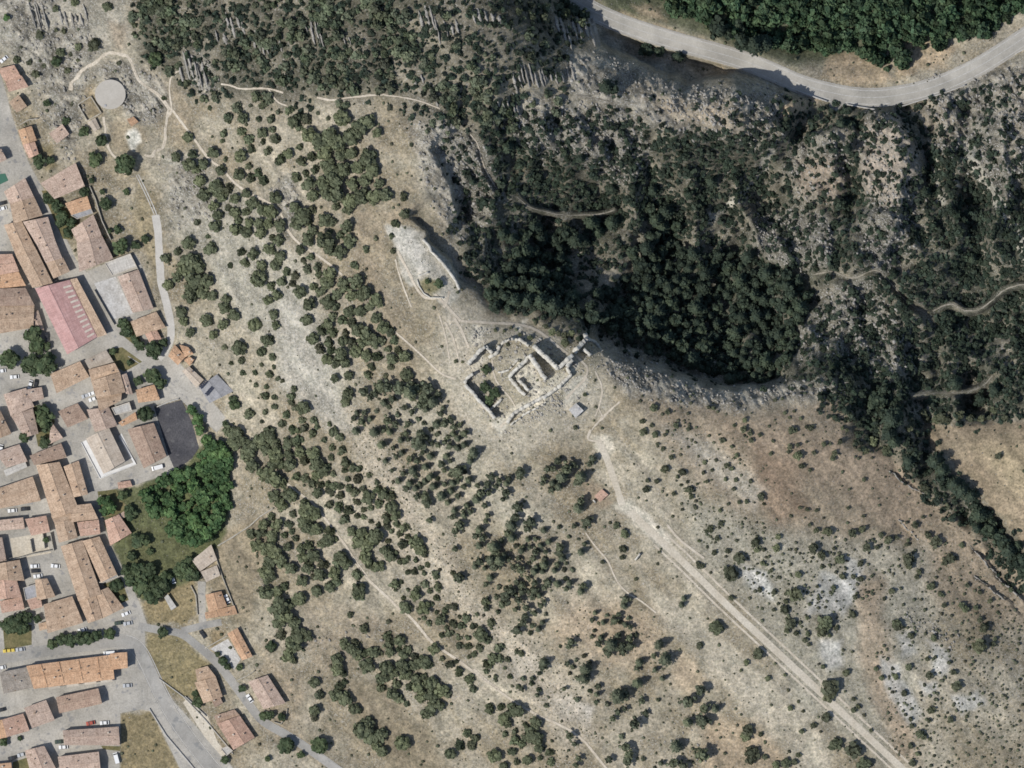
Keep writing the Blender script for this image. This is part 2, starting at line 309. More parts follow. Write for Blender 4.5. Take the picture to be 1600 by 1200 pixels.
surf_mat('asphalt_dark', (0.05, 0.05, 0.057), (0.085, 0.083, 0.088), 0.12, 1.5, 0.35, speck=((0.10, 0.098, 0.10), 0.4, 0.62))
surf_mat('dirt_track', (0.43, 0.38, 0.30), (0.51, 0.465, 0.385), 0.12, 1.2, 0.22)
surf_mat('foot_path', (0.43, 0.375, 0.295), (0.52, 0.465, 0.38), 0.2, 1.2, 0.25)
surf_mat('kerb_stone', (0.35, 0.335, 0.305), (0.43, 0.415, 0.385), 0.3, 2.0, 0.15)
surf_mat('road_paint', (0.38, 0.375, 0.36), (0.55, 0.545, 0.53), 0.6, 3.0, 0.25)
surf_mat('white_paving', (0.36, 0.345, 0.32), (0.48, 0.47, 0.45), 0.3, 1.2, 0.2)
surf_mat('terrace_white', (0.55, 0.545, 0.53), (0.62, 0.615, 0.60), 0.3, 2.0, 0.08)
surf_mat('garden_grass', (0.10, 0.10, 0.045), (0.19, 0.16, 0.08), 0.25, 1.4, 0.35)
surf_mat('stone_wall', (0.30, 0.275, 0.225), (0.42, 0.39, 0.33), 0.4, 2.6, 0.4, bmp=0.6)
surf_mat('castle_stone', (0.45, 0.425, 0.365), (0.60, 0.575, 0.51), 0.35, 2.4, 0.3, bmp=0.4)
surf_mat('limestone', (0.22, 0.208, 0.185), (0.38, 0.362, 0.325), 0.25, 1.6, 0.45, bmp=0.7)
surf_mat('plaster', (0.42, 0.37, 0.30), (0.52, 0.48, 0.42), 0.3, 2.5, 0.2, obj_var=0.15)
ROOFS = {'tan': ((0.37, 0.265, 0.185), (0.48, 0.36, 0.26)), 'pink': ((0.40, 0.30, 0.24), (0.49, 0.382, 0.31)), 'orange': ((0.44, 0.275, 0.17), (0.53, 0.35, 0.225)),
         'salmon': ((0.43, 0.28, 0.21), (0.51, 0.35, 0.27)), 'brown': ((0.30, 0.215, 0.165), (0.38, 0.285, 0.22)), 'beige': ((0.40, 0.34, 0.275), (0.47, 0.41, 0.34)),
         'grey': ((0.29, 0.288, 0.295), (0.36, 0.358, 0.365)), 'greybrown': ((0.23, 0.205, 0.175), (0.30, 0.27, 0.235)), 'red': ((0.38, 0.23, 0.215), (0.43, 0.275, 0.26)), 'paleflat': ((0.40, 0.385, 0.355), (0.47, 0.455, 0.42))}
for k, (c1, c2) in ROOFS.items():
    fine = k in ('grey', 'red', 'paleflat', 'beige')
    surf_mat('roof_' + k, c1, c2, 0.35, 2.2, 0.16 if fine else 0.38, bmp=0.0 if fine else 0.6, obj_var=0.12, speck=None if fine else ((0.20, 0.15, 0.105), 0.9, 0.63))
for k in ROOFS:                                 # dirt streaks that run down the tiles
    nt = MATS['roof_' + k].node_tree; b = nt.nodes['Principled BSDF']; src = b.inputs['Base Color'].links[0].from_socket
    at = nd(nt, 'ShaderNodeAttribute', attribute_name='ruv').outputs['Vector']; mp = nd(nt, 'ShaderNodeMapping'); mp.inputs['Scale'].default_value = (1.5, 0.22, 1); nt.links.new(at, mp.inputs['Vector'])
    f = ramp(nt, noise(nt, mp.outputs[0], 1.0, 4, 0.7), [(0.34, (0.82, 0.81, 0.80)), (0.52, (1, 1, 1)), (0.68, (1.14, 1.13, 1.12))])
    mp2 = nd(nt, 'ShaderNodeMapping'); mp2.inputs['Scale'].default_value = (0.1, 1.4, 1); nt.links.new(at, mp2.inputs['Vector'])
    f2 = ramp(nt, noise(nt, mp2.outputs[0], 1.0, 3, 0.6), [(0.36, (0.9, 0.9, 0.9)), (0.64, (1.08, 1.08, 1.08))])
    nt.links.new(mix(nt, 'MULTIPLY', 1.0, mix(nt, 'MULTIPLY', 1.0, src, f), f2), b.inputs['Base Color'])
surf_mat('skylight_plastic', (0.50, 0.44, 0.36), (0.60, 0.54, 0.46), 0.5, 2.0, 0.1)
surf_mat('dark_door', (0.10, 0.06, 0.035), (0.14, 0.085, 0.05), 1.0, 4.0, 0.2)
def plain(name, col, rough=0.5, metal=0.0, var=0.08):
    m, nt, b = new_mat(name, rough); g = nd(nt, 'ShaderNodeNewGeometry').outputs['Position']
    c = mix(nt, 'MULTIPLY', 1.0, col, ramp(nt, noise(nt, g, 3.0, 3), [(0.3, (1 - var,) * 3), (0.7, (1 + var,) * 3)]))
    nt.links.new(c, b.inputs['Base Color']); b.inputs['Metallic'].default_value = metal; b.inputs['Specular IOR Level'].default_value = 0.5
    return m
plain('window_glass', (0.03, 0.035, 0.04), 0.15); plain('tyre_rubber', (0.02, 0.02, 0.02), 0.9); plain('solar_cell', (0.03, 0.035, 0.055), 0.2); plain('metal_trim', (0.4, 0.4, 0.41), 0.4, 0.5)
for k, c in {'white': (0.72, 0.72, 0.71), 'black': (0.03, 0.03, 0.032), 'silver': (0.42, 0.43, 0.44), 'red': (0.38, 0.09, 0.06), 'green': (0.05, 0.07, 0.05), 'yellow': (0.62, 0.47, 0.10)}.items():
    plain('paint_' + k, c, 0.3)
plain('pool_water', (0.05, 0.13, 0.09), 0.1)
def leaf_mat(name, c1, c2, var=0.25):
    m, nt, b = new_mat(name, 0.75); L = nt.links
    va = nd(nt, 'ShaderNodeVertexColor', layer_name='tint').outputs[0]
    oi = nd(nt, 'ShaderNodeObjectInfo').outputs['Random']
    g = nd(nt, 'ShaderNodeNewGeometry').outputs['Position']
    base = ramp(nt, noise(nt, g, 0.35, 2), [(0.35, c1), (0.65, c2)])
    c = mix(nt, 'MULTIPLY', 1.0, base, va)
    c = mix(nt, 'MULTIPLY', 1.0, c, ramp(nt, oi, [(0.0, (1 - var, 1 - var, 1 - var)), (0.5, (1, 1, 1)), (1.0, (1 + var, 1 + var * 0.9, 1 + var * 0.5))]))
    L.new(c, b.inputs['Base Color']); b.inputs['Specular IOR Level'].default_value = 0.15
    return m
leaf_mat('leaf_oak', (0.096, 0.112, 0.066), (0.138, 0.152, 0.092))
leaf_mat('leaf_upper', (0.07, 0.086, 0.056), (0.105, 0.12, 0.08))
leaf_mat('leaf_pine', (0.085, 0.10, 0.066), (0.12, 0.134, 0.088))
leaf_mat('leaf_ravine', (0.031, 0.046, 0.034), (0.052, 0.068, 0.045))  # dark ravine foliage, dimmed further in colour for the slope's shade
leaf_mat('leaf_garden', (0.048, 0.072, 0.038), (0.078, 0.10, 0.052))
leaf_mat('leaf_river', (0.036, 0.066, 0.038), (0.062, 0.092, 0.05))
leaf_mat('leaf_bright', (0.05, 0.10, 0.042), (0.095, 0.15, 0.062), 0.3)
leaf_mat('leaf_scrub', (0.068, 0.076, 0.048), (0.098, 0.104, 0.066))
plain('bark', (0.10, 0.075, 0.05), 0.95, 0, 0.3)

# ---------------------------------------------------------------- mesh helpers
def mk_mesh(name, V, F, smooth=False):
    V = np.asarray(V, np.float32); F = np.asarray(F, np.int32); k = F.shape[1]
    me = bpy.data.meshes.new(name)
    me.vertices.add(len(V)); me.vertices.foreach_set('co', V.ravel())
    me.loops.add(F.size); me.loops.foreach_set('vertex_index', F.ravel())
    me.polygons.add(len(F)); me.polygons.foreach_set('loop_start', np.arange(0, F.size, k, dtype=np.int32))
    me.polygons.foreach_set('loop_total', np.full(len(F), k, np.int32))
    if smooth: me.polygons.foreach_set('use_smooth', np.ones(len(F), bool))
    me.update(calc_edges=True); return me
def add_col(me, name, C):
    a = me.color_attributes.new(name, 'FLOAT_COLOR', 'POINT')
    c = np.ones((len(me.vertices), 4), np.float32); c[:, :C.shape[1]] = C
    a.data.foreach_set('color', c.ravel())
def add_float(me, name, A):
    a = me.attributes.new(name, 'FLOAT', 'POINT'); a.data.foreach_set('value', np.asarray(A, np.float32).ravel())
def link(name, me, mat=None, parent=None):
    o = bpy.data.objects.new(name, me)
    if mat and me and not me.materials: me.materials.append(MATS[mat])
    COL.objects.link(o)
    if parent: o.parent = parent
    return o
def tag(o, label=None, cat=None, group=None, kind=None):
    if label: o['label'] = label
    if cat: o['category'] = cat
    if group: o['group'] = group
    if kind: o['kind'] = kind
    return o
def empty(name, u, v, z=None, rz=0.0):
    o = bpy.data.objects.new(name, None); COL.objects.link(o)
    o.location = (wx(u), wy(v), H(u, v) if z is None else z); o.rotation_euler = (0, 0, rz); o.empty_display_size = 0.5
    return o

# ---------------------------------------------------------------- terrain sheet with its soil map
far = [300, 700, 1500, 3500, 8000]
ax = np.concatenate([[GX0 - f for f in far[::-1]], gx, [GX1 + f for f in far]])
ay = np.concatenate([[GY0 - f for f in far[::-1]], gy, [GY1 + f for f in far]])
AX, AY = np.meshgrid(ax, ay)
AZ = Hs(AX, AY)
nx, ny = len(ax), len(ay)
V = np.stack([wx(AX), wy(AY), AZ], -1).reshape(-1, 3)
idx = np.arange(nx * ny).reshape(ny, nx)
F = np.stack([idx[:-1, :-1], idx[1:, :-1], idx[1:, 1:], idx[:-1, 1:]], -1).reshape(-1, 4)
ter = mk_mesh('ground', V, F, True)
f1 = fbm(GXX, GYY, 90, 5, 0)[..., None]; f2 = fbm(GXX, GYY, 35, 4, 3)[..., None]; f3 = fbm(GXX, GYY, 14, 3, 5)[..., None]
A3 = lambda *c: np.array(c)
def lerp(a, b, t): return a + (b - a) * t
band = fbm(across, along * 0.16, 13, 3, 5)[..., None]
soil = lerp(A3(0.335, 0.30, 0.235), A3(0.21, 0.178, 0.125), sstep(0.40, 0.60, f1 * 0.45 + f2 * 0.3 + band * 0.25))
soil = np.broadcast_to(soil, GXX.shape + (3,)).copy()
stony = 0.35 + 0.3 * sstep(0.45, 0.6, f2[..., 0]); tufty = 0.5 + 0 * f1[..., 0]
def paint(poly, col, soft=14, strength=1.0, st=None, tf=None, warp=True, tex=0.0):
    global soil, stony, tufty
    mk = pmask(WXX if warp else W2X, WYY if warp else W2Y, poly, soft) * strength
    if tex: mk = mk * sstep(0.5 - tex, 0.5, f3[..., 0])
    soil = lerp(soil, A3(*col), mk[..., None])
    if st is not None: stony = lerp(stony, st, mk)
    if tf is not None: tufty = lerp(tufty, tf, mk)
# broad zones
paint(P('1000,610 1180,640 1300,610 1420,710 1500,800 1640,930 1660,1000 1500,960 1400,900 1250,860 1150,800 1050,720'), (0.25, 0.20, 0.145), 25, 0.85, 0.3, 0.6)
paint(P('1120,650 1400,690 1480,800 1400,830 1300,760 1200,740'), (0.265, 0.205, 0.15), 25, 0.7, 0.15, 0.4)
paint(P('1180,700 1240,720 1260,800 1215,830 1180,770'), (0.235, 0.17, 0.12), 15, 0.8, 0.1, 0.3)
paint(P('1040,670 1110,690 1200,770 1180,800 1100,740'), (0.35, 0.325, 0.275), 14, 0.7, 0.8, 0.5)
paint(P('1060,760 1180,830 1300,830 1450,850 1450,1000 1380,1200 1240,1100 1180,960 1090,860'), (0.29, 0.275, 0.225), 22, 0.7, 0.5, 0.9)
paint(P('1330,900 1375,900 1400,1050 1440,1190 1400,1190 1350,1060'), (0.32, 0.25, 0.18), 14, 0.8, 0.2, 0.2)
for q in ('1325,865 1345,880 1340,930 1318,960 1300,945 1318,910', '1285,895 1340,905 1335,945 1290,960 1255,960', '1280,998 1318,1000 1314,1045 1292,1052 1282,1030', '1160,880 1200,895 1210,940 1185,930 1160,900',
          '1402,988 1425,990 1430,1020 1408,1030', '1372,1030 1400,1040 1420,1080 1440,1120 1420,1130 1392,1090', '1450,1000 1485,1020 1480,1055 1460,1050', '1440,1065 1462,1065 1462,1085 1442,1085', '1490,1090 1530,1080 1540,1100 1500,1120'):
    paint(P(q), (0.405, 0.398, 0.378), 6, 0.85, 0.1, 0.2, warp=False)
paint(P('880,1080 920,1110 915,1140 870,1120 860,1095'), (0.42, 0.41, 0.40), 8, 0.9, 0.3, 0.3)
paint(P('795,1030 835,1030 840,1060 800,1060'), (0.40, 0.385, 0.36), 8, 0.8, 0.3, 0.3)
paint(P('900,930 1030,960 1020,1040 930,1030 850,1000'), (0.335, 0.265, 0.19), 24, 0.8, 0.3, 0.4)
paint(P('1055,1028 1075,1030 1098,1062 1080,1085 1050,1075 1045,1050'), (0.335, 0.27, 0.195), 10, 0.85, 0.1, 0.2)
paint(P('1100,1120 1200,1130 1240,1200 1100,1220'), (0.30, 0.235, 0.165), 16, 0.8, 0.2, 0.4)
paint(P('1000,890 1080,960 1200,1060 1300,1160 1300,1230 1150,1100 1050,990'), (0.37, 0.335, 0.27), 14, 0.7, 0.4, 0.3)
# slope grain above the town
paint(P('300,250 420,320 520,520 560,640 520,640 430,560 360,470 280,380 255,300'), (0.315, 0.30, 0.255), 24, 0.75, 0.9, 0.3)
paint(P('420,440 480,470 520,600 560,680 520,680 440,600'), (0.355, 0.335, 0.295), 14, 0.7, 0.9, 0.2)
paint(P('540,640 610,690 680,830 760,940 880,1050 940,1160 880,1180 760,1000 640,880 560,730'), (0.355, 0.31, 0.245), 16, 0.8, 0.6, 0.9)
paint(P('640,600 760,700 800,760 900,840 800,830 700,740 600,650'), (0.335, 0.315, 0.26), 18, 0.6, 0.5, 0.5)
paint(P('545,1060 600,1070 680,1170 720,1230 620,1230 560,1120'), (0.215, 0.18, 0.125), 12, 0.85, 0.1, 0.2)
paint(P('480,940 560,940 620,970 560,1010 500,1060 470,1000'), (0.255, 0.215, 0.16), 16, 0.7, 0.4, 0.5)
paint(P('310,850 400,800 430,830 400,920 390,980 350,960 320,900'), (0.235, 0.195, 0.135), 10, 0.9, 0.1, 0.2)
paint(P('420,1000 480,1080 460,1140 500,1200 430,1160 400,1080'), (0.24, 0.195, 0.14), 16, 0.7, 0.3, 0.4)
paint(P('560,330 660,320 640,350 600,370 590,440 640,540 600,500 560,420'), (0.275, 0.225, 0.16), 14, 0.8, 0.2, 0.4)
# upper left
paint(P('-60,-60 200,-60 200,60 110,110 60,140 0,80 -60,60'), (0.265, 0.25, 0.215), 20, 0.7, 0.8, 0.5)
paint(P('80,95 110,90 120,125 108,145 85,120'), (0.235, 0.205, 0.135), 8, 0.8, 0.1, 0.2)
paint(P('165,40 190,45 190,80 172,78'), (0.245, 0.20, 0.15), 8, 0.8, 0.1, 0.2)
paint(P('108,140 145,130 160,180 140,190 120,160'), (0.225, 0.18, 0.115), 5, 0.9, 0.1, 0.2, warp=False)
paint(P('220,120 275,130 300,210 280,230 240,180'), (0.235, 0.195, 0.14), 12, 0.7, 0.3, 0.4)
paint(P('170,190 205,185 235,220 215,245 180,230'), (0.26, 0.215, 0.15), 8, 0.8, 0.1, 0.2)
paint(P('200,203 218,205 223,220 213,235 200,232 194,218'), (0.60, 0.58, 0.53), 4, 1.0, 0.05, 0.0, warp=False)
paint(P('215,285 240,310 245,360 245,420 232,460 222,400 205,340'), (0.235, 0.195, 0.125), 8, 0.85, 0.1, 0.3)
paint(P('60,225 85,225 90,260 70,265'), (0.24, 0.20, 0.115), 5, 0.9, 0.1, 0.3, warp=False)
# ravine ground darkened to stand in for shade; then woods and the river side
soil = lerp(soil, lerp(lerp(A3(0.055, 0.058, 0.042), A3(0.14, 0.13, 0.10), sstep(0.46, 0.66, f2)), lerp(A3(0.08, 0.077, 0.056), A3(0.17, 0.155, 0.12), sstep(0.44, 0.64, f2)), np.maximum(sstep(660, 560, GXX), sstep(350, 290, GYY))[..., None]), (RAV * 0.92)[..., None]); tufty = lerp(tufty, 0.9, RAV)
paint(P('640,30 760,20 880,60 900,150 800,190 700,150'), (0.25, 0.225, 0.17), 20, 0.6, 0.6, 0.7)
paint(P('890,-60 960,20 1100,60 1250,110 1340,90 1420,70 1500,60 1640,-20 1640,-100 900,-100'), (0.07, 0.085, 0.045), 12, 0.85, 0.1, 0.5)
for q in ('990,8 1030,12 1040,32 1000,25', '1140,12 1175,12 1200,38 1150,26', '1290,85 1360,80 1385,110 1400,128 1330,132 1290,118', '1410,72 1440,60 1500,75 1470,105 1400,122', '940,14 985,30 1060,62 1130,80 1160,84 1060,50 970,20'):
    paint(P(q), (0.36, 0.28, 0.19), 7, 0.85, 0.3, 0.4, warp=False)
paint(P('1210,160 1290,150 1240,195 1205,205'), (0.34, 0.27, 0.19), 7, 0.85, 0.3, 0.5, warp=False)
paint(P('1425,165 1480,150 1510,215 1480,225 1440,200'), (0.34, 0.285, 0.215), 10, 0.8, 0.3, 0.6)
paint(P('1540,130 1660,70 1660,280 1580,260'), (0.31, 0.265, 0.20), 16, 0.8, 0.3, 0.7)
soil = lerp(soil, lerp(A3(0.16, 0.148, 0.125), A3(0.31, 0.29, 0.25), sstep(0.38, 0.62, f3)) * (1 - 0.2 * EASTR[..., None]), (ROCK * 0.85 * (1 - 0.35 * RAV))[..., None]); stony = lerp(stony, 1.0, ROCK); tufty = lerp(tufty, 0.5, ROCK)  # rock in the gorge dimmed as well, shade put into its colour
paint(P('1352,190 1400,180 1425,240 1425,290 1400,330 1350,300'), (0.345, 0.295, 0.245), 10, 0.85, 0.4, 0.2)
paint(P('1245,245 1300,240 1325,280 1300,310 1250,300'), (0.335, 0.27, 0.21), 12, 0.8, 0.4, 0.5)
paint(P('990,135 1080,150 1150,160 1200,200 1140,215 1050,180'), (0.315, 0.265, 0.20), 14, 0.75, 0.4, 0.7)
paint(P('910,395 960,400 1000,420 970,450 920,470 900,440'), (0.265, 0.235, 0.18), 10, 0.8, 0.4, 0.6)
for q, w in (('1497,220 1516,238 1529,270 1544,296 1562,319 1578,343 1592,375 1605,400', 8), ('1462,255 1466,285 1470,318', 5), ('1205,232 1190,265 1175,290 1160,310 1125,328 1108,340', 7), ('1488,265 1500,290', 3)):
    d, _, _ = pdist(W2X, W2Y, P(q)); mk = sstep(w + 2, w - 2, d)
    soil = lerp(soil, A3(0.37, 0.35, 0.295), (mk * 0.9)[..., None]); stony = lerp(stony, 0.8, mk); tufty = lerp(tufty, 0.1, mk)
# the brown field on the right
paint(P('1436,664 1500,662 1660,655 1660,900 1600,850 1570,812 1550,795 1525,752 1505,735 1480,712 1450,695'), (0.235, 0.187, 0.13), 4, 0.97, 0.05, 0.25, warp=False)
paint(P('1520,690 1660,680 1660,800 1600,780 1560,740'), (0.275, 0.225, 0.148), 22, 0.85, 0.05, 0.5)
# slope grain: bands of paler stony and darker grassy ground along the contour
soil = soil * (1 + 0.95 * (band - 0.5) * (1 - 0.5 * ROCK[..., None])) * (1 + 0.35 * (f3 - 0.5))
# castle, terrace
soil = lerp(soil, lerp(A3(0.14, 0.12, 0.06), A3(0.235, 0.195, 0.115), f3), (CASTLE * 0.9)[..., None]); tufty = lerp(tufty, 0.4, CASTLE)
for q in ('732,572 752,550 764,560 742,582', '806,632 850,610 855,620 812,648 800,640', '750,540 762,512 740,508 730,540', '800,560 830,555 845,600 838,625 825,610 830,590 815,580', '850,595 880,580 890,590 870,612', '820,500 800,505 810,520',
          '880,605 905,585 920,590 915,600 895,630 885,640', '770,655 800,640 795,670 780,680', '796,590 826,560 838,580 815,600 808,596', '726,600 734,570 748,556 756,562 740,590', '880,566 896,556 905,566 892,584', '840,610 880,600 860,625 830,640'):
    paint(P(q), (0.56, 0.535, 0.47), 4, 0.95, 0.6, 0.1, warp=False)
soil = lerp(soil, A3(0.385, 0.365, 0.32), TERR[..., None] * 0.9); stony = lerp(stony, 0.5, TERR); tufty = lerp(tufty, 0.1, TERR)
paint(TP('Y', '200,200 300,230 440,200 560,340 730,420 740,500 620,560 720,740 600,800 560,700 480,600 350,520 260,380'), (0.455, 0.435, 0.395), 4, 0.9, 0.5, 0.0, warp=False)
paint(TP('Y', '580,860 700,840 900,850 920,920 860,980 720,1060 640,980'), (0.17, 0.155, 0.08), 3, 0.9, 0.0, 0.3, warp=False)
paint(P('690,490 740,495 860,520 950,540 960,640 880,680 800,720 740,680 700,600'), (0.37, 0.34, 0.28), 18, 0.55, 0.7, 0.3)
paint(P('690,478 720,485 745,560 760,640 720,600 700,540'), (0.36, 0.325, 0.265), 10, 0.8, 0.6, 0.2)
paint(P('920,680 950,678 960,700 945,715 928,700'), (0.46, 0.425, 0.355), 5, 0.9, 0.1, 0.0, warp=False)
paint(P('962,790 985,778 1010,800 1045,835 1060,870 1030,855 985,812'), (0.47, 0.435, 0.37), 6, 0.95, 0.1, 0.0, warp=False)
paint(P('912,745 945,765 962,785 940,800 915,780'), (0.255, 0.205, 0.15), 4, 0.85, 0.1, 0.1, warp=False)
# town edges: fields and gardens
for q, c in (('228,985 250,992 285,992 305,1015 330,1040 310,1060 300,1100 250,1065 228,1030', (0.205, 0.17, 0.09)), ('188,1114 235,1112 262,1160 305,1225 330,1290 186,1290', (0.205, 0.165, 0.09)), ('220,940 250,930 300,900 310,960 285,975 232,972', (0.22, 0.175, 0.095)),
             ('158,770 215,758 280,735 320,690 362,720 360,800 340,860 310,900 250,930 220,938 190,890 165,820', (0.085, 0.10, 0.04)), ('325,990 350,985 345,1000 330,1020', (0.19, 0.15, 0.09)), ('190,820 260,830 300,870 250,900 215,890', (0.10, 0.105, 0.05))):
    paint(P(q), c, 4, 0.92, 0.1, 0.35, warp=False)
lum_ = soil.mean(-1, keepdims=True); soil = lerp(soil, lum_ * A3(1.03, 1.0, 0.92), 0.06)
towns = pmask(GXX, GYY, TOWN, 3); soil = lerp(soil, A3(0.33, 0.32, 0.30), towns[..., None]); stony = lerp(stony, 0.2, towns); tufty = lerp(tufty, 0.0, towns)
ii = np.clip(((AX - GX0) / ST).astype(int), 0, len(gx) - 1); jj = np.clip(((AY - GY0) / ST).astype(int), 0, len(gy) - 1)
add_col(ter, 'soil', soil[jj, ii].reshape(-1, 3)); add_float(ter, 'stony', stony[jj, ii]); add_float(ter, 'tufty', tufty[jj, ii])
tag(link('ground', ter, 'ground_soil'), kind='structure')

# ---------------------------------------------------------------- draped ribbons and sheets
_off = [0.05]
def resample(line, step):
    out = []
    for i in range(len(line) - 1):
        n = max(1, int(math.dist(line[i], line[i + 1]) / step))
        for k in range(n):
            t = k / n; out.append((line[i][0] * (1 - t) + line[i + 1][0] * t, line[i][1] * (1 - t) + line[i + 1][1] * t))
    out.append(line[-1]); return out
def offset_line(pts, d):
    o = []
    for i, p in enumerate(pts):
        a = pts[max(0, i - 1)]; c = pts[min(len(pts) - 1, i + 1)]
        dx, dy = c[0] - a[0], c[1] - a[1]; l = math.hypot(dx, dy) + 1e-9
        o.append((p[0] - dy / l * d, p[1] + dx / l * d))
    return o
def ribbon_geo(line, width, lift, shift=0.0, cross=4, wob=0.0, step=3.0, zfun=None):
    pts = resample(smooth_line(line), step)
    n = len(pts); V = []
    for k in range(cross + 1):
        s = (k / cross - 0.5) * width + shift
        for i, (u, v) in enumerate(offset_line(pts, s)):
            if wob and k in (0, cross):
                w = wob * (float(vn(np.array(u * .13), np.array(v * .13), k)) - 0.5) * 2
                u += w; v += w * 0.7
            V.append((u, v))
    V = np.array(V); z = Hs(V[:, 0], V[:, 1]) + lift
    F = [(k * n + i, k * n + i + 1, (k + 1) * n + i + 1, (k + 1) * n + i) for k in range(cross) for i in range(n - 1)]
    return np.stack([wx(V[:, 0]), wy(V[:, 1]), z], -1), np.array(F)
def flip_up(V, F):                              # make faces look up
    a, b2, c2 = V[F[:, 0]], V[F[:, 1]], V[F[:, 2]]
    nz = (b2[:, 0] - a[:, 0]) * (c2[:, 1] - a[:, 1]) - (b2[:, 1] - a[:, 1]) * (c2[:, 0] - a[:, 0])
    F = F.copy(); F[nz < 0] = F[nz < 0][:, ::-1]; return F
def ribbon(name, line, width, mat, parent=None, lift=None, **kw):
    if lift is None: _off[0] += 0.004; lift = _off[0]
    V, F = ribbon_geo(line, width, lift, **kw)
    return link(name, mk_mesh(name, V, flip_up(V, F), True), mat, parent)
def sheet(name, poly, mat, lift=None, grid=8.0, parent=None):
    if lift is None: _off[0] += 0.004; lift = _off[0]
    b3 = resample(list(poly) + [poly[0]], grid)[:-1]; nb = len(b3)
    xs = [p[0] for p in poly]; ys = [p[1] for p in poly]
    X, Y = np.meshgrid(np.arange(min(xs), max(xs), grid), np.arange(min(ys), max(ys), grid)); X, Y = X.ravel(), Y.ravel()
    d, _, _ = pdist(X, Y, list(poly) + [poly[0]]); k = inpoly(X, Y, poly) & (d > grid * 0.4)
    pts = [Vector(p) for p in b3] + [Vector((float(a), float(c))) for a, c in zip(X[k], Y[k])]
    vo, _, fo, _, _, _ = delaunay_2d_cdt(pts, [(i, (i + 1) % nb) for i in range(nb)], [], 1, 1e-5)
    vv = np.array([(p.x, p.y) for p in vo]); ff = np.array([f for f in fo if len(f) == 3])
    V = np.stack([wx(vv[:, 0]), wy(vv[:, 1]), Hs(vv[:, 0], vv[:, 1]) + lift], -1)
    return link(name, mk_mesh(name, V, flip_up(V, ff), True), mat, parent)
def kerb(name, line, d, parent=None, w=0.9, h=0.12, mat='kerb_stone'):       # raised kerb strip along a road
    pts = resample(smooth_line(line), 4); a = np.array(offset_line(pts, d - w / 2)); c2 = np.array(offset_line(pts, d + w / 2)); n = len(pts)
    za, zc = Hs(a[:, 0], a[:, 1]), Hs(c2[:, 0], c2[:, 1])
    rows = [(a, za - 0.2), (a, za + 0.06 + h), (c2, zc + 0.06 + h), (c2, zc - 0.2)]
    V = np.concatenate([np.stack([wx(r[:, 0]), wy(r[:, 1]), z], -1) for r, z in rows])
    F = [(k * n + i, k * n + i + 1, (k + 1) * n + i + 1, (k + 1) * n + i) for k in range(3) for i in range(n - 1)]
    return tag(link(name, mk_mesh(name, V, flip_up(V, np.array(F))), mat, parent), kind=None if parent else 'structure')
st = tag(sheet('street_pavement', TOWN, 'street_concrete', 0.05), kind='structure')
r = tag(ribbon('main_road', MAIN_ROAD, 27, 'road_pale', lift=0.07, cross=6), kind='structure')
for d, w in ((-10.6, 0.7), (10.6, 0.7), (0.0, 0.6)): ribbon('road_marking', MAIN_ROAD, w, 'road_paint', r, lift=0.078, shift=d, cross=1)
for d in (-14.2, 14.2): kerb('kerb', MAIN_ROAD, d, r, w=1.2)
tag(sheet('lay_by', TP('T', '262,672 372,690 345,735 290,775 242,768 250,715'), 'street_concrete', 0.09, 4), kind='structure')
r = tag(ribbon('town_road', TOWN_ROAD, 18, 'asphalt_grey', lift=0.06, cross=5), kind='structure')
for d in (-10.5, 10.8): kerb('kerb', TOWN_ROAD[5:], d, r, w=1.8)
r = tag(ribbon('hill_road', HILL_ROAD, 17, 'street_concrete', lift=0.058, cross=4), kind='structure')
kerb('kerb', HILL_ROAD[2:], 9.2, r, w=1.2)
r = tag(ribbon('side_lane', SIDE_LANE, 12, 'asphalt_grey', lift=0.064, cross=3, wob=0.4), kind='structure'); kerb('kerb', SIDE_LANE[3:], -6.6, r, w=1.0)
tag(ribbon('side_lane', LANE_B, 11, 'asphalt_grey', lift=0.068), kind='structure')
tag(ribbon('concrete_drive', TP('R7', '775,735 770,840 775,960 780,1100'), 12, 'street_concrete', lift=0.072), kind='structure')
tag(ribbon('concrete_lane', CONC_LANE, 12, 'lane_cream', lift=0.06, wob=0.5), kind='structure')
tag(ribbon('dirt_track', DIRT_A, 10, 'dirt_track', lift=0.06, wob=1.2), kind='structure')
tag(ribbon('dirt_track', DIRT_B, 11, 'dirt_track', lift=0.064, wob=0.8), kind='structure')
for d in (-13.5, 11.5): tag(ribbon('dirt_path', DIRT_B[1:], 3.2, 'foot_path', lift=0.05, shift=d, cross=1, wob=0.8), kind='structure')
for p, w in PATHS:
    mx, my = p[len(p) // 2]; shady = (mx > 760 and my < 485) or (mx > 1380 and my < 640)  # gorge paths take a darker colour that stands for the shade there
    tag(ribbon('foot_path', p, w * (0.42 if shady else 0.8), 'shaded_path' if shady else 'foot_path', cross=2, wob=w * (0.3 if shady else 0.22), lift=0.2), kind='structure')
for d in (-1.8, 1.8): tag(ribbon('foot_path', TP('R2', '1225,190 1290,320 1350,450 1395,560'), 1.3, 'white_paving', lift=0.1, shift=d, cross=1), kind='structure')
tag(sheet('asphalt_court', COURT, 'asphalt_dark', 0.075), kind='structure')
tag(sheet('terrace_paving', TP('R4', '725,520 770,500 925,800 1190,700 1060,470 1085,440 1215,715 890,840'), 'terrace_white', 0.07), kind='structure')
tag(sheet('courtyard_paving', TP('R3', '840,130 1030,70 1190,400 1010,450'), 'white_paving', 0.07), kind='structure')
tag(sheet('courtyard_paving', TP('R5', '90,350 380,300 460,480 120,540'), 'dirt_track', 0.07), kind='structure')
tag(sheet('courtyard_paving', TP('R8', '640,270 780,190 880,350 830,430 700,300'), 'white_paving', 0.09), kind='structure')
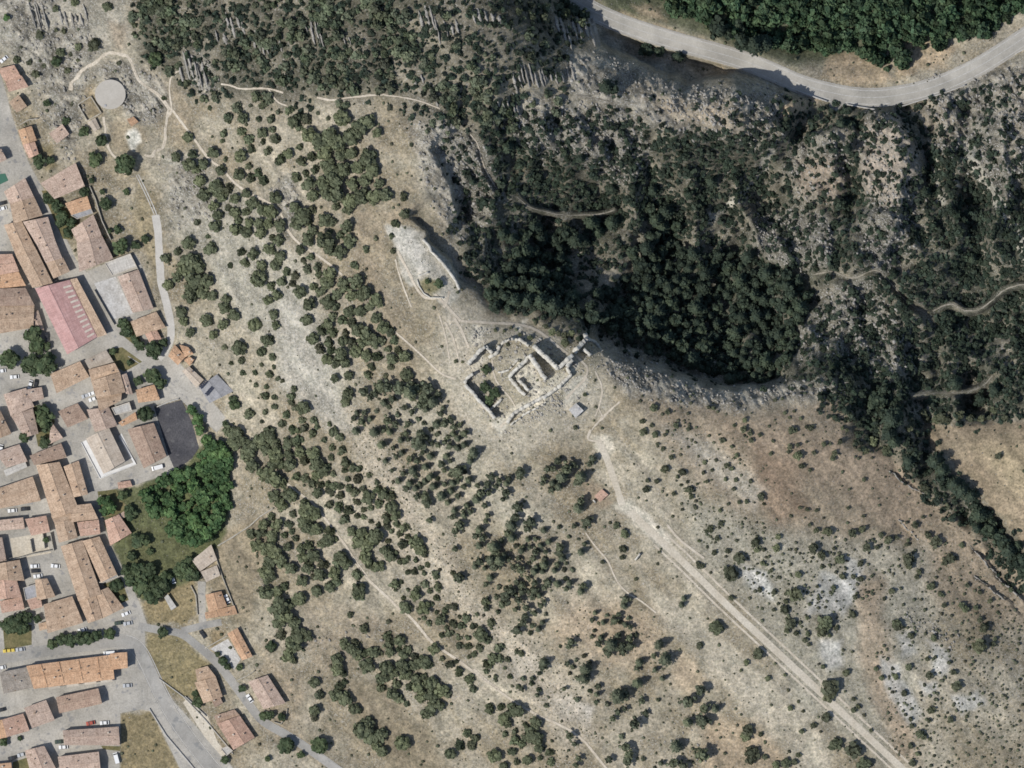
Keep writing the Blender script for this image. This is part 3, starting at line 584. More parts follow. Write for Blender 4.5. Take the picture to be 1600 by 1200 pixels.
tag(sheet('courtyard_paving', TP('R8', '470,640 620,780 700,1000 780,1090 730,1110 600,960 430,690'), 'dirt_track', 0.09), kind='structure')
for q in (('R3', '960,720 1090,700 1270,830 1110,920 1010,860'), ('R4', '870,960 1040,940 1060,1010 1200,1160 910,1190'), ('R4', '300,190 420,200 490,330 460,480 340,560 310,400'), ('R5', '920,760 1080,700 1150,900 1080,930'), ('R6', '20,-60 270,-20 270,150 40,190'), ('R6', '860,1010 1030,1015 1020,1055 880,1040'), ('R6', '110,1150 230,1110 260,1240 110,1240'), ('R2', '370,330 460,330 700,620 640,770 560,760'), ('R3', '1060,440 1170,470 1290,700 1260,730 1100,600')):
    tag(sheet('garden_lawn', TP(*q), 'garden_grass', 0.075), kind='structure')

# ---------------------------------------------------------------- houses
def box_geo(c, sx, sy, sz, rz=0.0):
    x, y, z = c; ca_, sa_ = math.cos(rz), math.sin(rz); V = []
    for dz in (0, sz):
        for dx, dy in ((-sx / 2, -sy / 2), (sx / 2, -sy / 2), (sx / 2, sy / 2), (-sx / 2, sy / 2)):
            V.append((x + dx * ca_ - dy * sa_, y + dx * sa_ + dy * ca_, z + dz))
    return V, [(3, 2, 1, 0), (4, 5, 6, 7), (0, 1, 5, 4), (1, 2, 6, 5), (2, 3, 7, 6), (3, 0, 4, 7)]
def pydata(name, V, F, mat, parent=None):
    me = bpy.data.meshes.new(name); me.from_pydata([tuple(v) for v in V], [], F); me.update()
    return link(name, me, mat, parent)
def bil(q, s, t): return q[0] * (1 - s) * (1 - t) + q[1] * s * (1 - t) + q[2] * s * t + q[3] * (1 - s) * t
def roof_surface(q, ze, rise, style, rp=0.5, ns=10, nt_=8, thick=0.22):
    """q: four eave corners (ridge runs along q0-q1); height field over the quad, closed below"""
    V = []; F = []
    ts = sorted(set([k / nt_ for k in range(nt_ + 1)] + [rp])) if style != 'flat' else [0, 0.5, 1]
    ss = [k / ns for k in range(ns + 1)]
    w = (q[3] - q[0]).length; l = (q[1] - q[0]).length; hp = min(0.45, 0.5 * w / max(l, 0.1))
    for t in ts:
        for s in ss:
            p = bil(q, s, t)
            if style == 'shed': f = 1 - t
            elif style == 'flat': f = 0.0
            else: f = t / rp if t < rp else (1 - t) / (1 - rp)
            if style == 'hip': f = min(f, s / hp, (1 - s) / hp)
            sag = 0.0 if style == 'flat' else 0.10 * (random.random() - 0.5)
            if t in (0, 1) or s in (0, 1): sag *= 0.3
            V.append((p.x, p.y, ze + rise * f + sag))
    n = len(ss); m_ = len(ts)
    for j in range(m_ - 1):
        for i in range(n - 1): F.append((j * n + i, j * n + i + 1, (j + 1) * n + i + 1, (j + 1) * n + i))
    k0 = len(V); V += [(x, y, z - thick) for x, y, z in V]
    bd = [(i, i + 1) for i in range(n - 1)] + [(j * n + n - 1, (j + 1) * n + n - 1) for j in range(m_ - 1)] + [((m_ - 1) * n + i + 1, (m_ - 1) * n + i) for i in range(n - 2, -1, -1)] + [((j + 1) * n, j * n) for j in range(m_ - 2, -1, -1)]
    F += [tuple(x + k0 for x in f[::-1]) for f in F[:(n - 1) * (m_ - 1)]]
    F += [(b4, a, a + k0, b4 + k0) for a, b4 in bd]
    return V, F
def house(tile, corners, axis, h, colr, label, style='gable', name='house', cat='house', chim=1, rise=None, rp=0.5, openings=True, group=None):
    pc = TP(tile, corners); us = [p[0] for p in pc]; vs_ = [p[1] for p in pc]
    if axis == 'v': pc = pc[1:] + pc[:1]
    cu, cv = sum(us) / 4, sum(vs_) / 4
    pc = [(cu + (a - cu) * 1.045, cv + (b4 - cv) * 1.045) for a, b4 in pc]
    hs = [H(*p) for p in pc]; zb = min(hs) - 0.6; zg = sum(hs) / 4; h *= 0.85; ze = zg + h
    root = empty(name, cu, cv, zg); tag(root, label, cat, group)
    o = Vector((wx(cu), wy(cv)))
    q = [Vector((wx(u), wy(v))) - o for u, v in pc]
    if ((q[1] - q[0]).cross(q[2] - q[1])) < 0: q = [q[1], q[0], q[3], q[2]]; rp = rp
    cen = sum(q, Vector((0, 0))) / 4
    wl_ = [cen + (p - cen) * (1 - 0.45 / max((p - cen).length, 1)) for p in q]
    width = ((q[3] - q[0]).length + (q[2] - q[1]).length) / 2
    if rise is None: rise = {'gable': 0.125, 'shed': 0.12, 'hip': 0.15, 'flat': 0.0}[style] * width
    zl = lambda z: z - zg
    # walls: four sides up to the eaves, gable ends up to the ridge
    V = [(p.x, p.y, zl(zb)) for p in wl_] + [(p.x, p.y, zl(ze) - 0.05) for p in wl_]
    F = [(0, 1, 5, 4), (1, 2, 6, 5), (2, 3, 7, 6), (3, 0, 4, 7)]
    if style == 'gable':
        a = wl_[0].lerp(wl_[3], rp); c2 = wl_[1].lerp(wl_[2], rp); V += [(a.x, a.y, zl(ze) + rise - 0.3), (c2.x, c2.y, zl(ze) + rise - 0.3)]
        F += [(4, 8, 7), (5, 6, 9)]
    elif style == 'shed':
        V += [(p.x, p.y, zl(ze) + rise - 0.3) for p in (wl_[0], wl_[1])]; F += [(4, 5, 9, 8), (4, 8, 7), (5, 6, 9)]
    pydata('wall', V, F, 'plaster', root)
    V, F = roof_surface(q, zl(ze), rise, style, rp)
    rf = pydata('roof', V, F, 'roof_' + colr, root)
    d1 = (q[1] - q[0]).normalized(); d2 = Vector((-d1.y, d1.x)); sh = random.uniform(0, 90)
    ra = rf.data.attributes.new('ruv', 'FLOAT_VECTOR', 'POINT'); ra.data.foreach_set('vector', np.array([(x * d1.x + y * d1.y + sh, x * d2.x + y * d2.y + sh, 0) for x, y, z in V], np.float32).ravel())
    if style == 'flat':                         # parapet
        Vp = []; Fp = []
        for i in range(4):
            a, c2 = q[i], q[(i + 1) % 4]; mid = (a + c2) / 2; d = c2 - a
            v_, f_ = box_geo((mid.x, mid.y, zl(ze) - 0.1), d.length + 0.3, 0.3, 0.55, math.atan2(d.y, d.x)); k = len(Vp)
            Vp += [(x + 0.002 * i, y, z + 0.003 * i) for x, y, z in v_]; Fp += [tuple(a2 + k for a2 in f) for f in f_]
        pydata('parapet', Vp, Fp, 'plaster', root)
    elif style == 'gable':
        a = q[0].lerp(q[3], rp); c2 = q[1].lerp(q[2], rp); d = c2 - a; mid = (a + c2) / 2
        v_, f_ = box_geo((mid.x, mid.y, zl(ze) + rise - 0.02), d.length, 0.34, 0.13, math.atan2(d.y, d.x))
        pydata('ridge_cap', v_, f_, 'roof_' + colr, rf)
    for k in range(chim if style != 'flat' else 0):
        s, t = random.uniform(0.15, 0.85), random.choice((0.32, 0.66)) + random.uniform(-0.08, 0.08)
        p = bil(q, s, t); f = {'gable': min(t / rp, (1 - t) / (1 - rp)), 'shed': 1 - t, 'hip': 0.3}[style]
        d = q[1] - q[0]; sz = random.uniform(0.42, 0.62)
        v_, f_ = box_geo((p.x, p.y, zl(ze) + rise * f - 0.3), sz, sz * 0.8, 1.5, math.atan2(d.y, d.x))
        ch = pydata('chimney', v_, f_, random.choice(('plaster', 'roof_brown', 'roof_tan')), rf)
        v_, f_ = box_geo((p.x, p.y, zl(ze) + rise * f + 1.2), sz + 0.2, sz + 0.05, 0.12, math.atan2(d.y, d.x))
        k0 = len(ch.data.vertices); bmx = bmesh.new(); bmx.from_mesh(ch.data)
        vv = [bmx.verts.new(x) for x in v_]
        for ff in f_: bmx.faces.new([vv[i] for i in ff])
        bmx.to_mesh(ch.data); bmx.free()
    if openings:                                # a door and a few windows on the two long sides
        for side, (a, c2) in enumerate(((wl_[0], wl_[1]), (wl_[3], wl_[2]))):
            d = c2 - a; ln = d.length; ang = math.atan2(d.y, d.x); nrm = Vector((d.y, -d.x)).normalized() * (1 if side == 0 else -1)
            nw = max(1, min(4, int(ln / 4)))
            for k in range(nw):
                p = a + d * ((k + 0.5) / nw) + nrm * 0.03
                if side == 0 and k == nw // 2:
                    v_, f_ = box_geo((p.x, p.y, 0.0), 1.0, 0.1, 2.1, ang); pydata('door', v_, f_, 'dark_door', root); continue
                v_, f_ = box_geo((p.x, p.y, max(0.9, h - 2.2)), 1.1, 0.1, 1.2, ang); w_ = pydata('window', v_, f_, 'dark_door', root)
                p2 = p + nrm * 0.05
                v_, f_ = box_geo((p2.x, p2.y, max(0.9, h - 2.2) + 0.08), 0.92, 0.04, 1.04, ang); pydata('pane', v_, f_, 'window_glass', w_)
    return root, q, zl(ze), rise, rf
HOUSES = [
 ('R1', '-20,275 125,240 180,335 45,378', 'h', 5, 'salmon', 'salmon roofed house at the far upper end of the left street'),
 ('R1', '50,382 188,332 250,432 80,475', 'h', 5, 'salmon', 'salmon roofed house just below the topmost one on the left street'),
 ('R1', '82,572 165,505 238,605 150,660', 'h', 5, 'tan', 'tan roofed house above a small green courtyard on the left street'),
 ('R1', '165,820 280,785 325,910 205,945', 'v', 5, 'orange', 'bright orange roofed small house on the upper left street'),
 ('R1', '205,950 310,925 345,1030 260,1068', 'v', 5, 'salmon', 'pale salmon roof touching the bright orange house from below'),
 ('R1', '440,850 555,770 615,855 510,935', 'h', 4, 'pink', 'lone pinkish roofed house below the walled brown plot'),
 ('R1', '-70,1000 10,990 58,1080 -70,1140', 'h', 6, 'pink', 'house cut by the left edge above the green pool'),
 ('R2', '40,340 220,222 300,390 95,450', 'v', 6, 'pink', 'pinkish roofed house beside two parked cars left of the street'),
 ('R2', '95,452 302,392 375,550 125,618', 'v', 6.5, 'tan', 'tan roofed house in the row directly below the pinkish one'),
 ('R2', '40,642 190,604 320,860 150,922', 'v', 6.5, 'tan', 'long tan roof in the western terrace, upper half'),
 ('R2', '152,924 322,862 465,1150 290,1192', 'v', 6.5, 'tan', 'long tan roof in the western terrace, lower half above the red hall'),
 ('R2', '210,612 425,570 490,780 325,802', 'v', 7, 'pink', 'pinkish roof at the top of the eastern terrace'),
 ('R2', '327,804 492,782 552,930 410,972', 'v', 7, 'pink', 'middle roof of the eastern terrace with a white strip'),
 ('R2', '415,978 560,930 620,1050 480,1112', 'v', 6.5, 'tan', 'lowest roof of the eastern terrace at the street corner'),
 ('R2', '370,265 670,90 750,290 490,400', 'h', 6, 'pink', 'large detached pinkish house by the bend above the orange house'),
 ('R2', '585,445 775,380 810,490 640,545', 'h', 5, 'orange', 'orange roofed house among dark garden trees, right of the street'),
 ('R2', '640,680 830,548 905,735 690,782', 'v', 6, 'pink', 'grey pink roof below the orange house in the garden row'),
 ('R2', '690,787 908,740 1005,935 712,1050', 'v', 6, 'pink', 'large pinkish tan roof at the lower end of the garden row'),
 ('R3', '1055,75 1235,15 1365,350 1185,385', 'v', 4.5, 'pink', 'long pinkish shed roof on the right of the white courtyard'),
 ('R2', '-70,905 105,900 165,1048 -70,1092', 'h', 6, 'salmon', 'reddish roof at the left edge beside the western terrace'),
 ('R3', '-70,68 162,30 225,150 -70,178', 'h', 6, 'orange', 'orange roof at the left edge below the reddish one'),
 ('R3', '-70,182 222,172 300,325 -70,330', 'h', 7, 'brown', 'brownish upper roof of the big block left of the red hall'),
 ('R3', '-70,332 298,328 290,522 -70,585', 'h', 6.5, 'tan', 'broad speckled tan roof left of the red hall'),
 ('R3', '278,432 340,370 392,545 306,522', 'v', 4, 'pink', 'narrow annex squeezed beside the red hall and tan block'),
 ('R4', '35,95 230,40 300,200 100,285', 'h', 6, 'pink', 'hipped pinkish house below the parking square', 'hip'),
 ('R4', '236,52 370,30 390,130 292,155', 'h', 4.5, 'pink', 'small pinkish annex on the corner of the parking square'),
 ('R4', '105,290 290,222 340,440 222,472', 'v', 4.5, 'pink', 'pale pink roof left of the two dark green garden trees'),
 ('R4', '455,330 500,395 560,480 440,535', 'h', 4, 'pink', 'small pinkish roof between the garden trees and main street'),
 ('R3', '455,940 710,830 790,965 510,1105', 'h', 5.5, 'tan', 'free standing tan roof below the lower end of the red hall'),
 ('R3', '760,818 945,728 1010,830 800,892', 'h', 3.5, 'beige', 'ruinous pale roof above the central cluster of houses'),
 ('R3', '795,900 1020,842 1062,922 820,1000', 'h', 6, 'tan', 'striped tan roof at the top of the central cluster'),
 ('R3', '820,1004 1065,926 1115,1100 865,1150', 'v', 7, 'tan', 'tall brown tan roof in the middle of the central cluster'),
 ('R4', '868,125 1085,80 1075,150 890,240', 'h', 6, 'tan', 'low tan roof beside three parked cars in the cluster'),
 ('R4', '780,232 970,212 1045,370 850,425', 'v', 5.5, 'pink', 'plain pinkish roof at the lower end of the central cluster'),
 ('R3', '1068,960 1130,935 1185,1120 1125,1112', 'v', 5, 'pink', 'narrow roof on the right flank of the central cluster'),
 ('R4', '1215,55 1375,8 1425,140 1238,165', 'h', 5, 'orange', 'orange tan house above the black asphalt court'),
 ('R4', '525,245 690,175 780,310 605,385', 'h', 5, 'brown', 'small brown speckled house standing alone beside the main street'),
 ('R4', '775,490 970,395 1110,685 925,795', 'v', 6.5, 'beige', 'large smooth beige building with a white terrace around it'),
 ('R4', '1145,410 1370,355 1480,640 1285,745', 'v', 5.5, 'brown', 'brownish red roof beside the black asphalt court'),
 ('R4', '1060,345 1205,252 1222,318 1092,376', 'h', 3.5, 'orange', 'small narrow orange roof by the pale green tree'),
 ('R4', '-70,240 0,238 98,440 -70,505', 'v', 7, 'tan', 'tall tan roof at the left edge casting a wide shadow'),
 ('R4', '-40,612 170,542 240,690 60,742', 'h', 6, 'pink', 'pinkish tan roof left of the brown cross street house'),
 ('R4', '270,640 540,532 590,655 310,722', 'h', 6, 'brown', 'brown roof running across, at the head of the long terrace'),
 ('R4', '330,735 530,705 700,1120 470,1190', 'v', 7.5, 'tan', 'long mottled tan roof at the middle of the old town'),
 ('R4', '572,742 702,692 782,980 662,1005', 'v', 6.5, 'tan', 'narrow tan roof facing the main street beside the long terrace'),
 ('R5', '625,62 808,42 872,175 642,202', 'h', 6.5, 'tan', 'tan corner roof where the main street bends'),
 ('R5', '460,150 640,85 645,170 490,214', 'h', 6.8, 'tan', 'tan roof left of the corner roof on the bend'),
 ('R5', '490,218 645,178 690,340 530,385', 'v', 6.2, 'tan', 'tan roof with a pale gable edge below the bend'),
 ('R5', '692,208 878,186 892,308 722,330', 'h', 5.5, 'salmon', 'reddish roof facing the main street below the bend'),
 ('R4', '-70,955 285,832 355,1040 -70,1122', 'h', 6.5, 'tan', 'wide mottled tan roof above two parked cars in the lane'),
 ('R5', '228,180 410,150 442,290 282,322', 'h', 6, 'salmon', 'reddish roof at the corner of the walled gravel courtyards'),
 ('R5', '-70,196 200,165 215,262 -70,285', 'h', 6, 'pink', 'pink roof at the left edge above the gravel courtyards'),
 ('R5', '-70,350 18,345 55,545 -70,562', 'v', 6, 'pink', 'pink roof at the left edge beside the gravel courtyards'),
 ('R5', '548,430 735,378 900,840 700,900', 'v', 7, 'tan', 'upper half of the long terrace facing the car square'),
 ('R5', '702,902 850,845 912,1060 788,1102', 'v', 6.5, 'tan', 'lower half of the long terrace facing the car square'),
 ('R5', '745,380 888,340 1040,668 902,735', 'v', 6, 'tan', 'broad tan roof between the long terrace and the green wood'),
 ('R5', '852,840 965,790 1102,968 914,1060', 'v', 5, 'tan', 'tan roof with a white roof terrace by the lower junction'),
 ('R5', '-70,588 170,545 212,725 -70,715', 'v', 7, 'tan', 'brown tan roof left of the car square'),
 ('R5', '-70,722 142,716 188,870 -70,900', 'v', 7, 'salmon', 'reddish roof at the left edge below the car square'),
 ('R5', '0,912 190,874 215,980 20,1014', 'h', 5, 'salmon', 'salmon roof above the big dark tree at the left edge'),
 ('R5', '315,722 420,710 492,868 335,900', 'v', 6, 'tan', 'mossy yellowish roof at the foot of the car square'),
 ('R5', '240,898 358,870 376,960 278,986', 'h', 5.5, 'salmon', 'small reddish roof below the grey flat roof'),
 ('R5', '395,945 640,872 735,1100 430,1190', 'h', 7, 'tan', 'big tan roof with a small roof well above the row of street trees'),
 ('R6', '940,226 1080,215 1085,345 958,360', 'h', 7, 'orange', 'detached orange end block beside the curved road'),
 ('R6', '2,388 236,342 275,512 36,562', 'h', 7, 'greybrown', 'grey brown roof with many chimneys left of the orange terrace'),
 ('R6', '485,598 830,525 862,650 512,730', 'h', 6.5, 'brown', 'brown ridged block with balconies below the orange terrace'),
 ('R6', '210,690 390,625 462,790 275,856', 'h', 7, 'pink', 'square pinkish brown roof between two lower streets'),
 ('R6', '20,790 195,740 246,880 62,932', 'h', 6.5, 'salmon', 'salmon roof left of the square pinkish brown one'),
 ('R6', '-60,800 18,792 60,934 -60,960', 'h', 6.5, 'orange', 'orange tan roof cut by the left edge in the lower streets'),
 ('R6', '545,882 1000,850 1012,1004 556,1002', 'h', 6.5, 'pink', 'long pale pink row house beside the grass field'),
 ('R6', '215,1055 375,1015 475,1210 268,1250', 'v', 6.5, 'pink', 'pink grey roof at the bottom edge beside a small lawn'),
 ('R6', '500,1106 835,1065 852,1240 522,1260', 'h', 6.5, 'pink', 'pale row house at the bottom edge with a wide shadow'),
 ('R6', '-60,1170 92,1155 102,1250 -60,1260', 'h', 6, 'orange', 'orange roof in the bottom left corner'),
 ('R7', '690,545 855,410 905,540 760,640', 'h', 4.5, 'beige', 'pale tan farm roof at the end of the dry stone wall'),
 ('R7', '765,648 905,592 935,680 815,737', 'h', 3.8, 'beige', 'lower pale tan roof joined to the farm roof'),
 ('R7', '808,855 945,825 995,955 838,1005', 'v', 5, 'orange', 'orange house with a courtyard below the pale farm roof'),
 ('R7', '806,1012 1060,952 1085,1025 812,1066', 'h', 3.5, 'orange', 'low orange lean-to along the front of the courtyard house', 'shed'),
 ('R5', '940,192 1060,140 1170,300 985,410', 'v', 5, 'salmon', 'pinkish house with a curved back beside the green wood'),
 ('R8', '780,155 855,110 970,325 890,355', 'v', 4.5, 'orange', 'long narrow orange house beside a pale courtyard'),
 ('R8', '528,432 620,405 684,488 545,532', 'h', 5, 'tan', 'upper wing of the orange tan villa by the side lane'),
 ('R8', '525,536 684,492 735,640 592,690', 'v', 5.5, 'tan', 'main wing of the orange tan villa by the side lane'),
 ('R8', '650,662 715,640 740,690 680,726', 'h', 3.5, 'brown', 'small brown porch roof at the foot of the villa'),
 ('R8', '945,530 1090,480 1225,690 1060,735', 'v', 5.5, 'pink', 'pinkish grey house with a white car beside the side lane'),
 ('R8', '675,792 830,745 872,792 700,852', 'h', 4, 'brown', 'dark red upper wing of the salmon house by the road'),
 ('R8', '702,856 872,796 985,960 825,1052', 'v', 5.5, 'salmon', 'salmon house with a curved front above the main road'),
 ('S3', '345,610 425,470 555,620 462,720', 'v', 5, 'orange', 'main orange roof in the fork of the hill road'),
 ('S3', '485,470 592,500 655,582 552,622', 'h', 4, 'orange', 'upper right orange wing in the fork of the hill road'),
 ('S3', '540,660 600,620 668,650 612,732', 'h', 3.8, 'orange', 'small right orange wing in the fork of the hill road'),
 ('S3', '520,800 602,742 782,905 692,1000', 'v', 4, 'beige', 'low tan roof between the orange house and solar panel shed'),
]
for hspec in HOUSES:
    t_, c_, a_, h_, k_, l_ = hspec[:6]; st_ = hspec[6] if len(hspec) > 6 else 'gable'
    xs = TP(t_, c_); area = abs(sum(xs[i][0] * xs[(i + 1) % 4][1] - xs[(i + 1) % 4][0] * xs[i][1] for i in range(4))) / 2
    house(t_, c_, a_, h_, k_, l_, st_, chim=1 if area < 900 else 2 if area < 2500 else 3)
# special buildings
house('R3', '1172,472 1392,386 1472,522 1222,602', 'h', 5, 'tan', 'hipped orange tan villa at the street corner with garden trees', 'hip', chim=1)
house('R3', '1292,575 1398,548 1440,626 1334,652', 'v', 4, 'salmon', 'reddish front wing of the hipped corner villa', chim=0)
house('R2', '640,548 808,495 826,532 692,580', 'h', 4, 'grey', 'grey flat roof touching the orange garden house', 'flat', cat='house')
house('R2', '942,978 1158,898 1212,1006 1008,1084', 'h', 4, 'paleflat', 'pale flat roofed shed at the head of the white courtyard', 'flat', name='outbuilding', cat='shed')
house('R4', '1002,216 1150,166 1172,240 1032,272', 'h', 4, 'paleflat', 'pale flat roof behind the small narrow orange roof', 'flat', cat='house')
house('R5', '892,742 1028,656 1050,692 922,742', 'h', 4, 'grey', 'grey flat strip roof below the broad tan roof', 'flat', cat='house')
house('R5', '212,796 314,762 326,870 232,896', 'h', 5, 'grey', 'bluish grey flat roof left of the mossy roof', 'flat', cat='house')
house('R4', '36,772 220,692 240,742 60,822', 'h', 3.2, 'paleflat', 'white corrugated lean-to roof in the old town', 'shed', name='lean_to', cat='shed', chim=0, rise=0.8, openings=False)
house('R1', '782,752 850,712 892,800 842,832', 'v', 3, 'beige', 'tiny pale hut below the walled brown plot', name='hut', cat='hut', chim=0)
house('R1', '1135,722 1192,700 1236,745 1172,786', 'h', 3, 'orange', 'tiny orange hut above the white gravel circle', name='hut', cat='hut', chim=0)
house('R7', '440,880 470,850 545,960 500,990', 'v', 2.6, 'paleflat', 'pale metal garden shed on the grass by the lower junction', 'shed', name='garden_shed', cat='shed', chim=0, rise=0.5, openings=False)
house('R5', '1060,140 1105,110 1135,150 1085,175', 'h', 3, 'pink', 'little pink shed behind the house with the curved back', name='outbuilding', cat='shed', chim=0, openings=False)
house('R4', '1050,880 1160,862 1180,915 1060,935', 'h', 3, 'salmon', 'small orange pink shed beside the bright green wood', name='outbuilding', cat='shed', chim=0, openings=False)
house('R6', '330,-30 470,-60 490,-10 340,30', 'h', 3, 'tan', 'tan lean-to between the big tree and street trees', name='outbuilding', cat='shed', chim=0, openings=False)
house('R8', '730,1050 775,1030 815,1065 770,1100', 'h', 2.8, 'paleflat', 'white box garage below the salmon house', 'flat', name='garage', cat='garage', openings=False)
# orange terrace with raised party walls and dormer vents
root, q, ze, rise, rf = house('R6', '240,332 938,240 960,440 302,520', 'h', 7, 'orange', 'long bright orange terrace roof with raised party walls beside the road', chim=8)
for s in (0.17, 0.39, 0.62, 0.83):
    for t0, t1 in ((0.02, 0.46), (0.54, 0.9)):
        a, c2 = bil(q, s, t0), bil(q, s, t1); d = c2 - a; zz = [ze + rise * min(t / .5, (1 - t) / .5) for t in (t0, t1)]
        n_ = Vector((-d.y, d.x)).normalized() * 0.16
        Vv = [(a + n_, zz[0] - .2), (a - n_, zz[0] - .2), (c2 - n_, zz[1] - .2), (c2 + n_, zz[1] - .2), (a + n_, zz[0] + .35), (a - n_, zz[0] + .35), (c2 - n_, zz[1] + .35), (c2 + n_, zz[1] + .35)]
        pydata('party_wall', [(p.x, p.y, z) for p, z in Vv], [(0, 1, 2, 3), (7, 6, 5, 4), (0, 4, 5, 1), (1, 5, 6, 2), (2, 6, 7, 3), (3, 7, 4, 0)], 'roof_orange', rf)
for s in (0.1, 0.3, 0.52, 0.75):
    p = bil(q, s, 1.03); v_, f_ = box_geo((p.x, p.y, ze - 3.2), 5.5, 1.4, 1.0, 0.12); pydata('balcony', v_, f_, 'plaster', root)
# red hall with translucent roof strips and a lower tan aisle
root, q, ze, rise, rf = house('R3', '325,186 620,112 856,600 600,750', 'v', 7, 'red', 'large hall with a pinkish red metal roof and pale strips', name='hall', cat='hall', chim=0, rp=0.62)
# strips lie on the eastern slope (find which side is east)
east_t = 0.0 if bil(q, 0.5, 0.0).x > bil(q, 0.5, 1.0).x else 1.0
for k in range(11):
    s = 0.06 + k * 0.083
    a_t, b_t = (0.03, 0.26) if east_t == 0 else (0.97, 0.74)
    f = lambda t: min(t / 0.62, (1 - t) / 0.38)
    p0, p1 = bil(q, s, a_t), bil(q, s, b_t); p2, p3 = bil(q, s + 0.03, b_t), bil(q, s + 0.03, a_t)
    z0, z1 = ze + rise * f(a_t) + 0.12, ze + rise * f(b_t) + 0.12
    Vv = [(p0.x, p0.y, z0), (p1.x, p1.y, z1), (p2.x, p2.y, z1), (p3.x, p3.y, z0)]; Vv += [(x, y, z - 0.2) for x, y, z in Vv]
    pydata('skylight_strip', Vv, [(0, 1, 2, 3), (7, 6, 5, 4), (0, 4, 5, 1), (1, 5, 6, 2), (2, 6, 7, 3), (3, 7, 4, 0)], 'skylight_plastic', rf)
house('R3', '628,108 690,92 948,576 862,602', 'v', 5.5, 'tan', 'narrow tan tiled aisle along the right of the red hall', 'shed', name='hall_annex', cat='annex', chim=0, rise=0.8)
# metal shed with two solar arrays
root, q, ze, rise, rf = house('S3', '738,1002 950,846 1150,1050 862,1192', 'v', 4, 'grey', 'grey metal shed roof carrying two dark solar arrays', name='metal_shed', cat='shed', chim=0, rise=0.9)
bl = [p.copy() for p in q]
for arr, (cs, which) in enumerate((('722,992 812,896 850,930 760,1026', 'upper'), ('796,1080 886,980 922,1012 832,1116', 'lower'))):
    pc = TP('S3', cs); cu = sum(p[0] for p in pc) / 4; cv = sum(p[1] for p in pc) / 4
    ar = empty('solar_array', cu, cv, root.location.z + ze + 1.0); tag(ar, f'{which} of the two dark solar arrays on the grey metal shed', 'solar panels', 'solar arrays on the grey shed')
    pq = [Vector((wx(u) - wx(cu), wy(v) - wy(cv))) for u, v in pc]
    for k in range(5):
        for j in range(2):
            s0, s1, t0, t1 = k / 5 + .02, (k + 1) / 5 - .02, j / 2 + .03, (j + 1) / 2 - .03
            cs4 = [bil(pq, s0, t0), bil(pq, s1, t0), bil(pq, s1, t1), bil(pq, s0, t1)]
            Vv = [(p.x, p.y, 0.1 + 0.12 * (t0 if i in (0, 1) else t1)) for i, p in enumerate(cs4)]; Vv += [(x, y, z - 0.06) for x, y, z in Vv]
            pydata('panel', Vv, [(0, 1, 2, 3), (7, 6, 5, 4), (0, 4, 5, 1), (1, 5, 6, 2), (2, 6, 7, 3), (3, 7, 4, 0)], 'solar_cell', ar)
    for t in (0.2, 0.8):
        a, c2 = bil(pq, 0, t), bil(pq, 1, t); d = c2 - a; mid = (a + c2) / 2
        v_, f_ = box_geo((mid.x, mid.y, -0.6), d.length, 0.08, 0.6, math.atan2(d.y, d.x)); pydata('rail', v_, f_, 'metal_trim', ar)

surf_mat('reservoir_screed', (0.40, 0.37, 0.32), (0.44, 0.41, 0.36), 0.2, 1.5, 0.08)
# ---------------------------------------------------------------- walls
def wall_mesh(line, thick, h0, h1=None, ragged=0.15, step=3.0, base=-0.8):
    pts = resample(line, step); n = len(pts); a = np.array(offset_line(pts, thick / 2)); c2 = np.array(offset_line(pts, -thick / 2))
    z = Hs(np.array(pts)[:, 0], np.array(pts)[:, 1]); h1 = h0 if h1 is None else h1
    if n > 4: z = np.convolve(np.pad(z, 2, 'edge'), np.ones(5) / 5, 'valid')
    hh = np.linspace(h0, h1, n) + ragged * np.array([random.gauss(0, 1) for _ in range(n)]); top = z + np.maximum(0.2, hh)
    jit = lambda s: np.array([[random.gauss(0, s), random.gauss(0, s)] for _ in range(n)])
    a = a + jit(ragged * 0.6); c2 = c2 + jit(ragged * 0.6)
    rows = [(a, z + base), (a, top), (c2, top + ragged * np.array([random.gauss(0, .5) for _ in range(n)])), (c2, z + base)]
    V = np.concatenate([np.stack([wx(r_[:, 0]), wy(r_[:, 1]), zz], -1) for r_, zz in rows])
    F = [(k * n + i, k * n + i + 1, (k + 1) * n + i + 1, (k + 1) * n + i) for k in range(3) for i in range(n - 1)] + [(0, n, 2 * n, 3 * n), (n - 1, 4 * n - 1, 3 * n - 1, 2 * n - 1)]
    return V, np.array(F)
def wall(name, line, thick, h, mat, parent=None, label=None, cat=None, group=None, **kw):
    V, F = wall_mesh(line, thick, h, **kw); o = link(name, mk_mesh(name, V, flip_up(V, F)), mat, parent)
    if parent:
        o.matrix_parent_inverse = parent.matrix_basis.inverted()
    return tag(o, label, cat, group) if label else o
for q_, l_ in (('20,628 130,668 235,705', 'low pale parapet wall left of the road lay-by'), ('372,726 470,744 566,760', 'low pale parapet wall right of the road lay-by'), ('724,746 900,690 1060,640 1195,590', 'long low parapet wall along the bend of the main road'), ('1540,372 1620,330', 'short parapet wall at the right edge below the main road')):
    wall('parapet_wall', TP('T', q_), 2.2, 1.1, 'kerb_stone', label=l_, cat='wall', ragged=0.03)
wall('dry_stone_wall', P('340,853 362,840 390,822 405,808 427,794'), 2.2, 1.0, 'stone_wall', label='pale dry stone wall climbing from the farm roof to the trees', cat='wall')
wall('plot_wall', TP('R1', '695,592 810,517 905,665 780,735 695,592'), 1.6, 1.6, 'stone_wall', label='pale stone wall enclosing a rectangular brown plot', cat='wall', ragged=0.06)
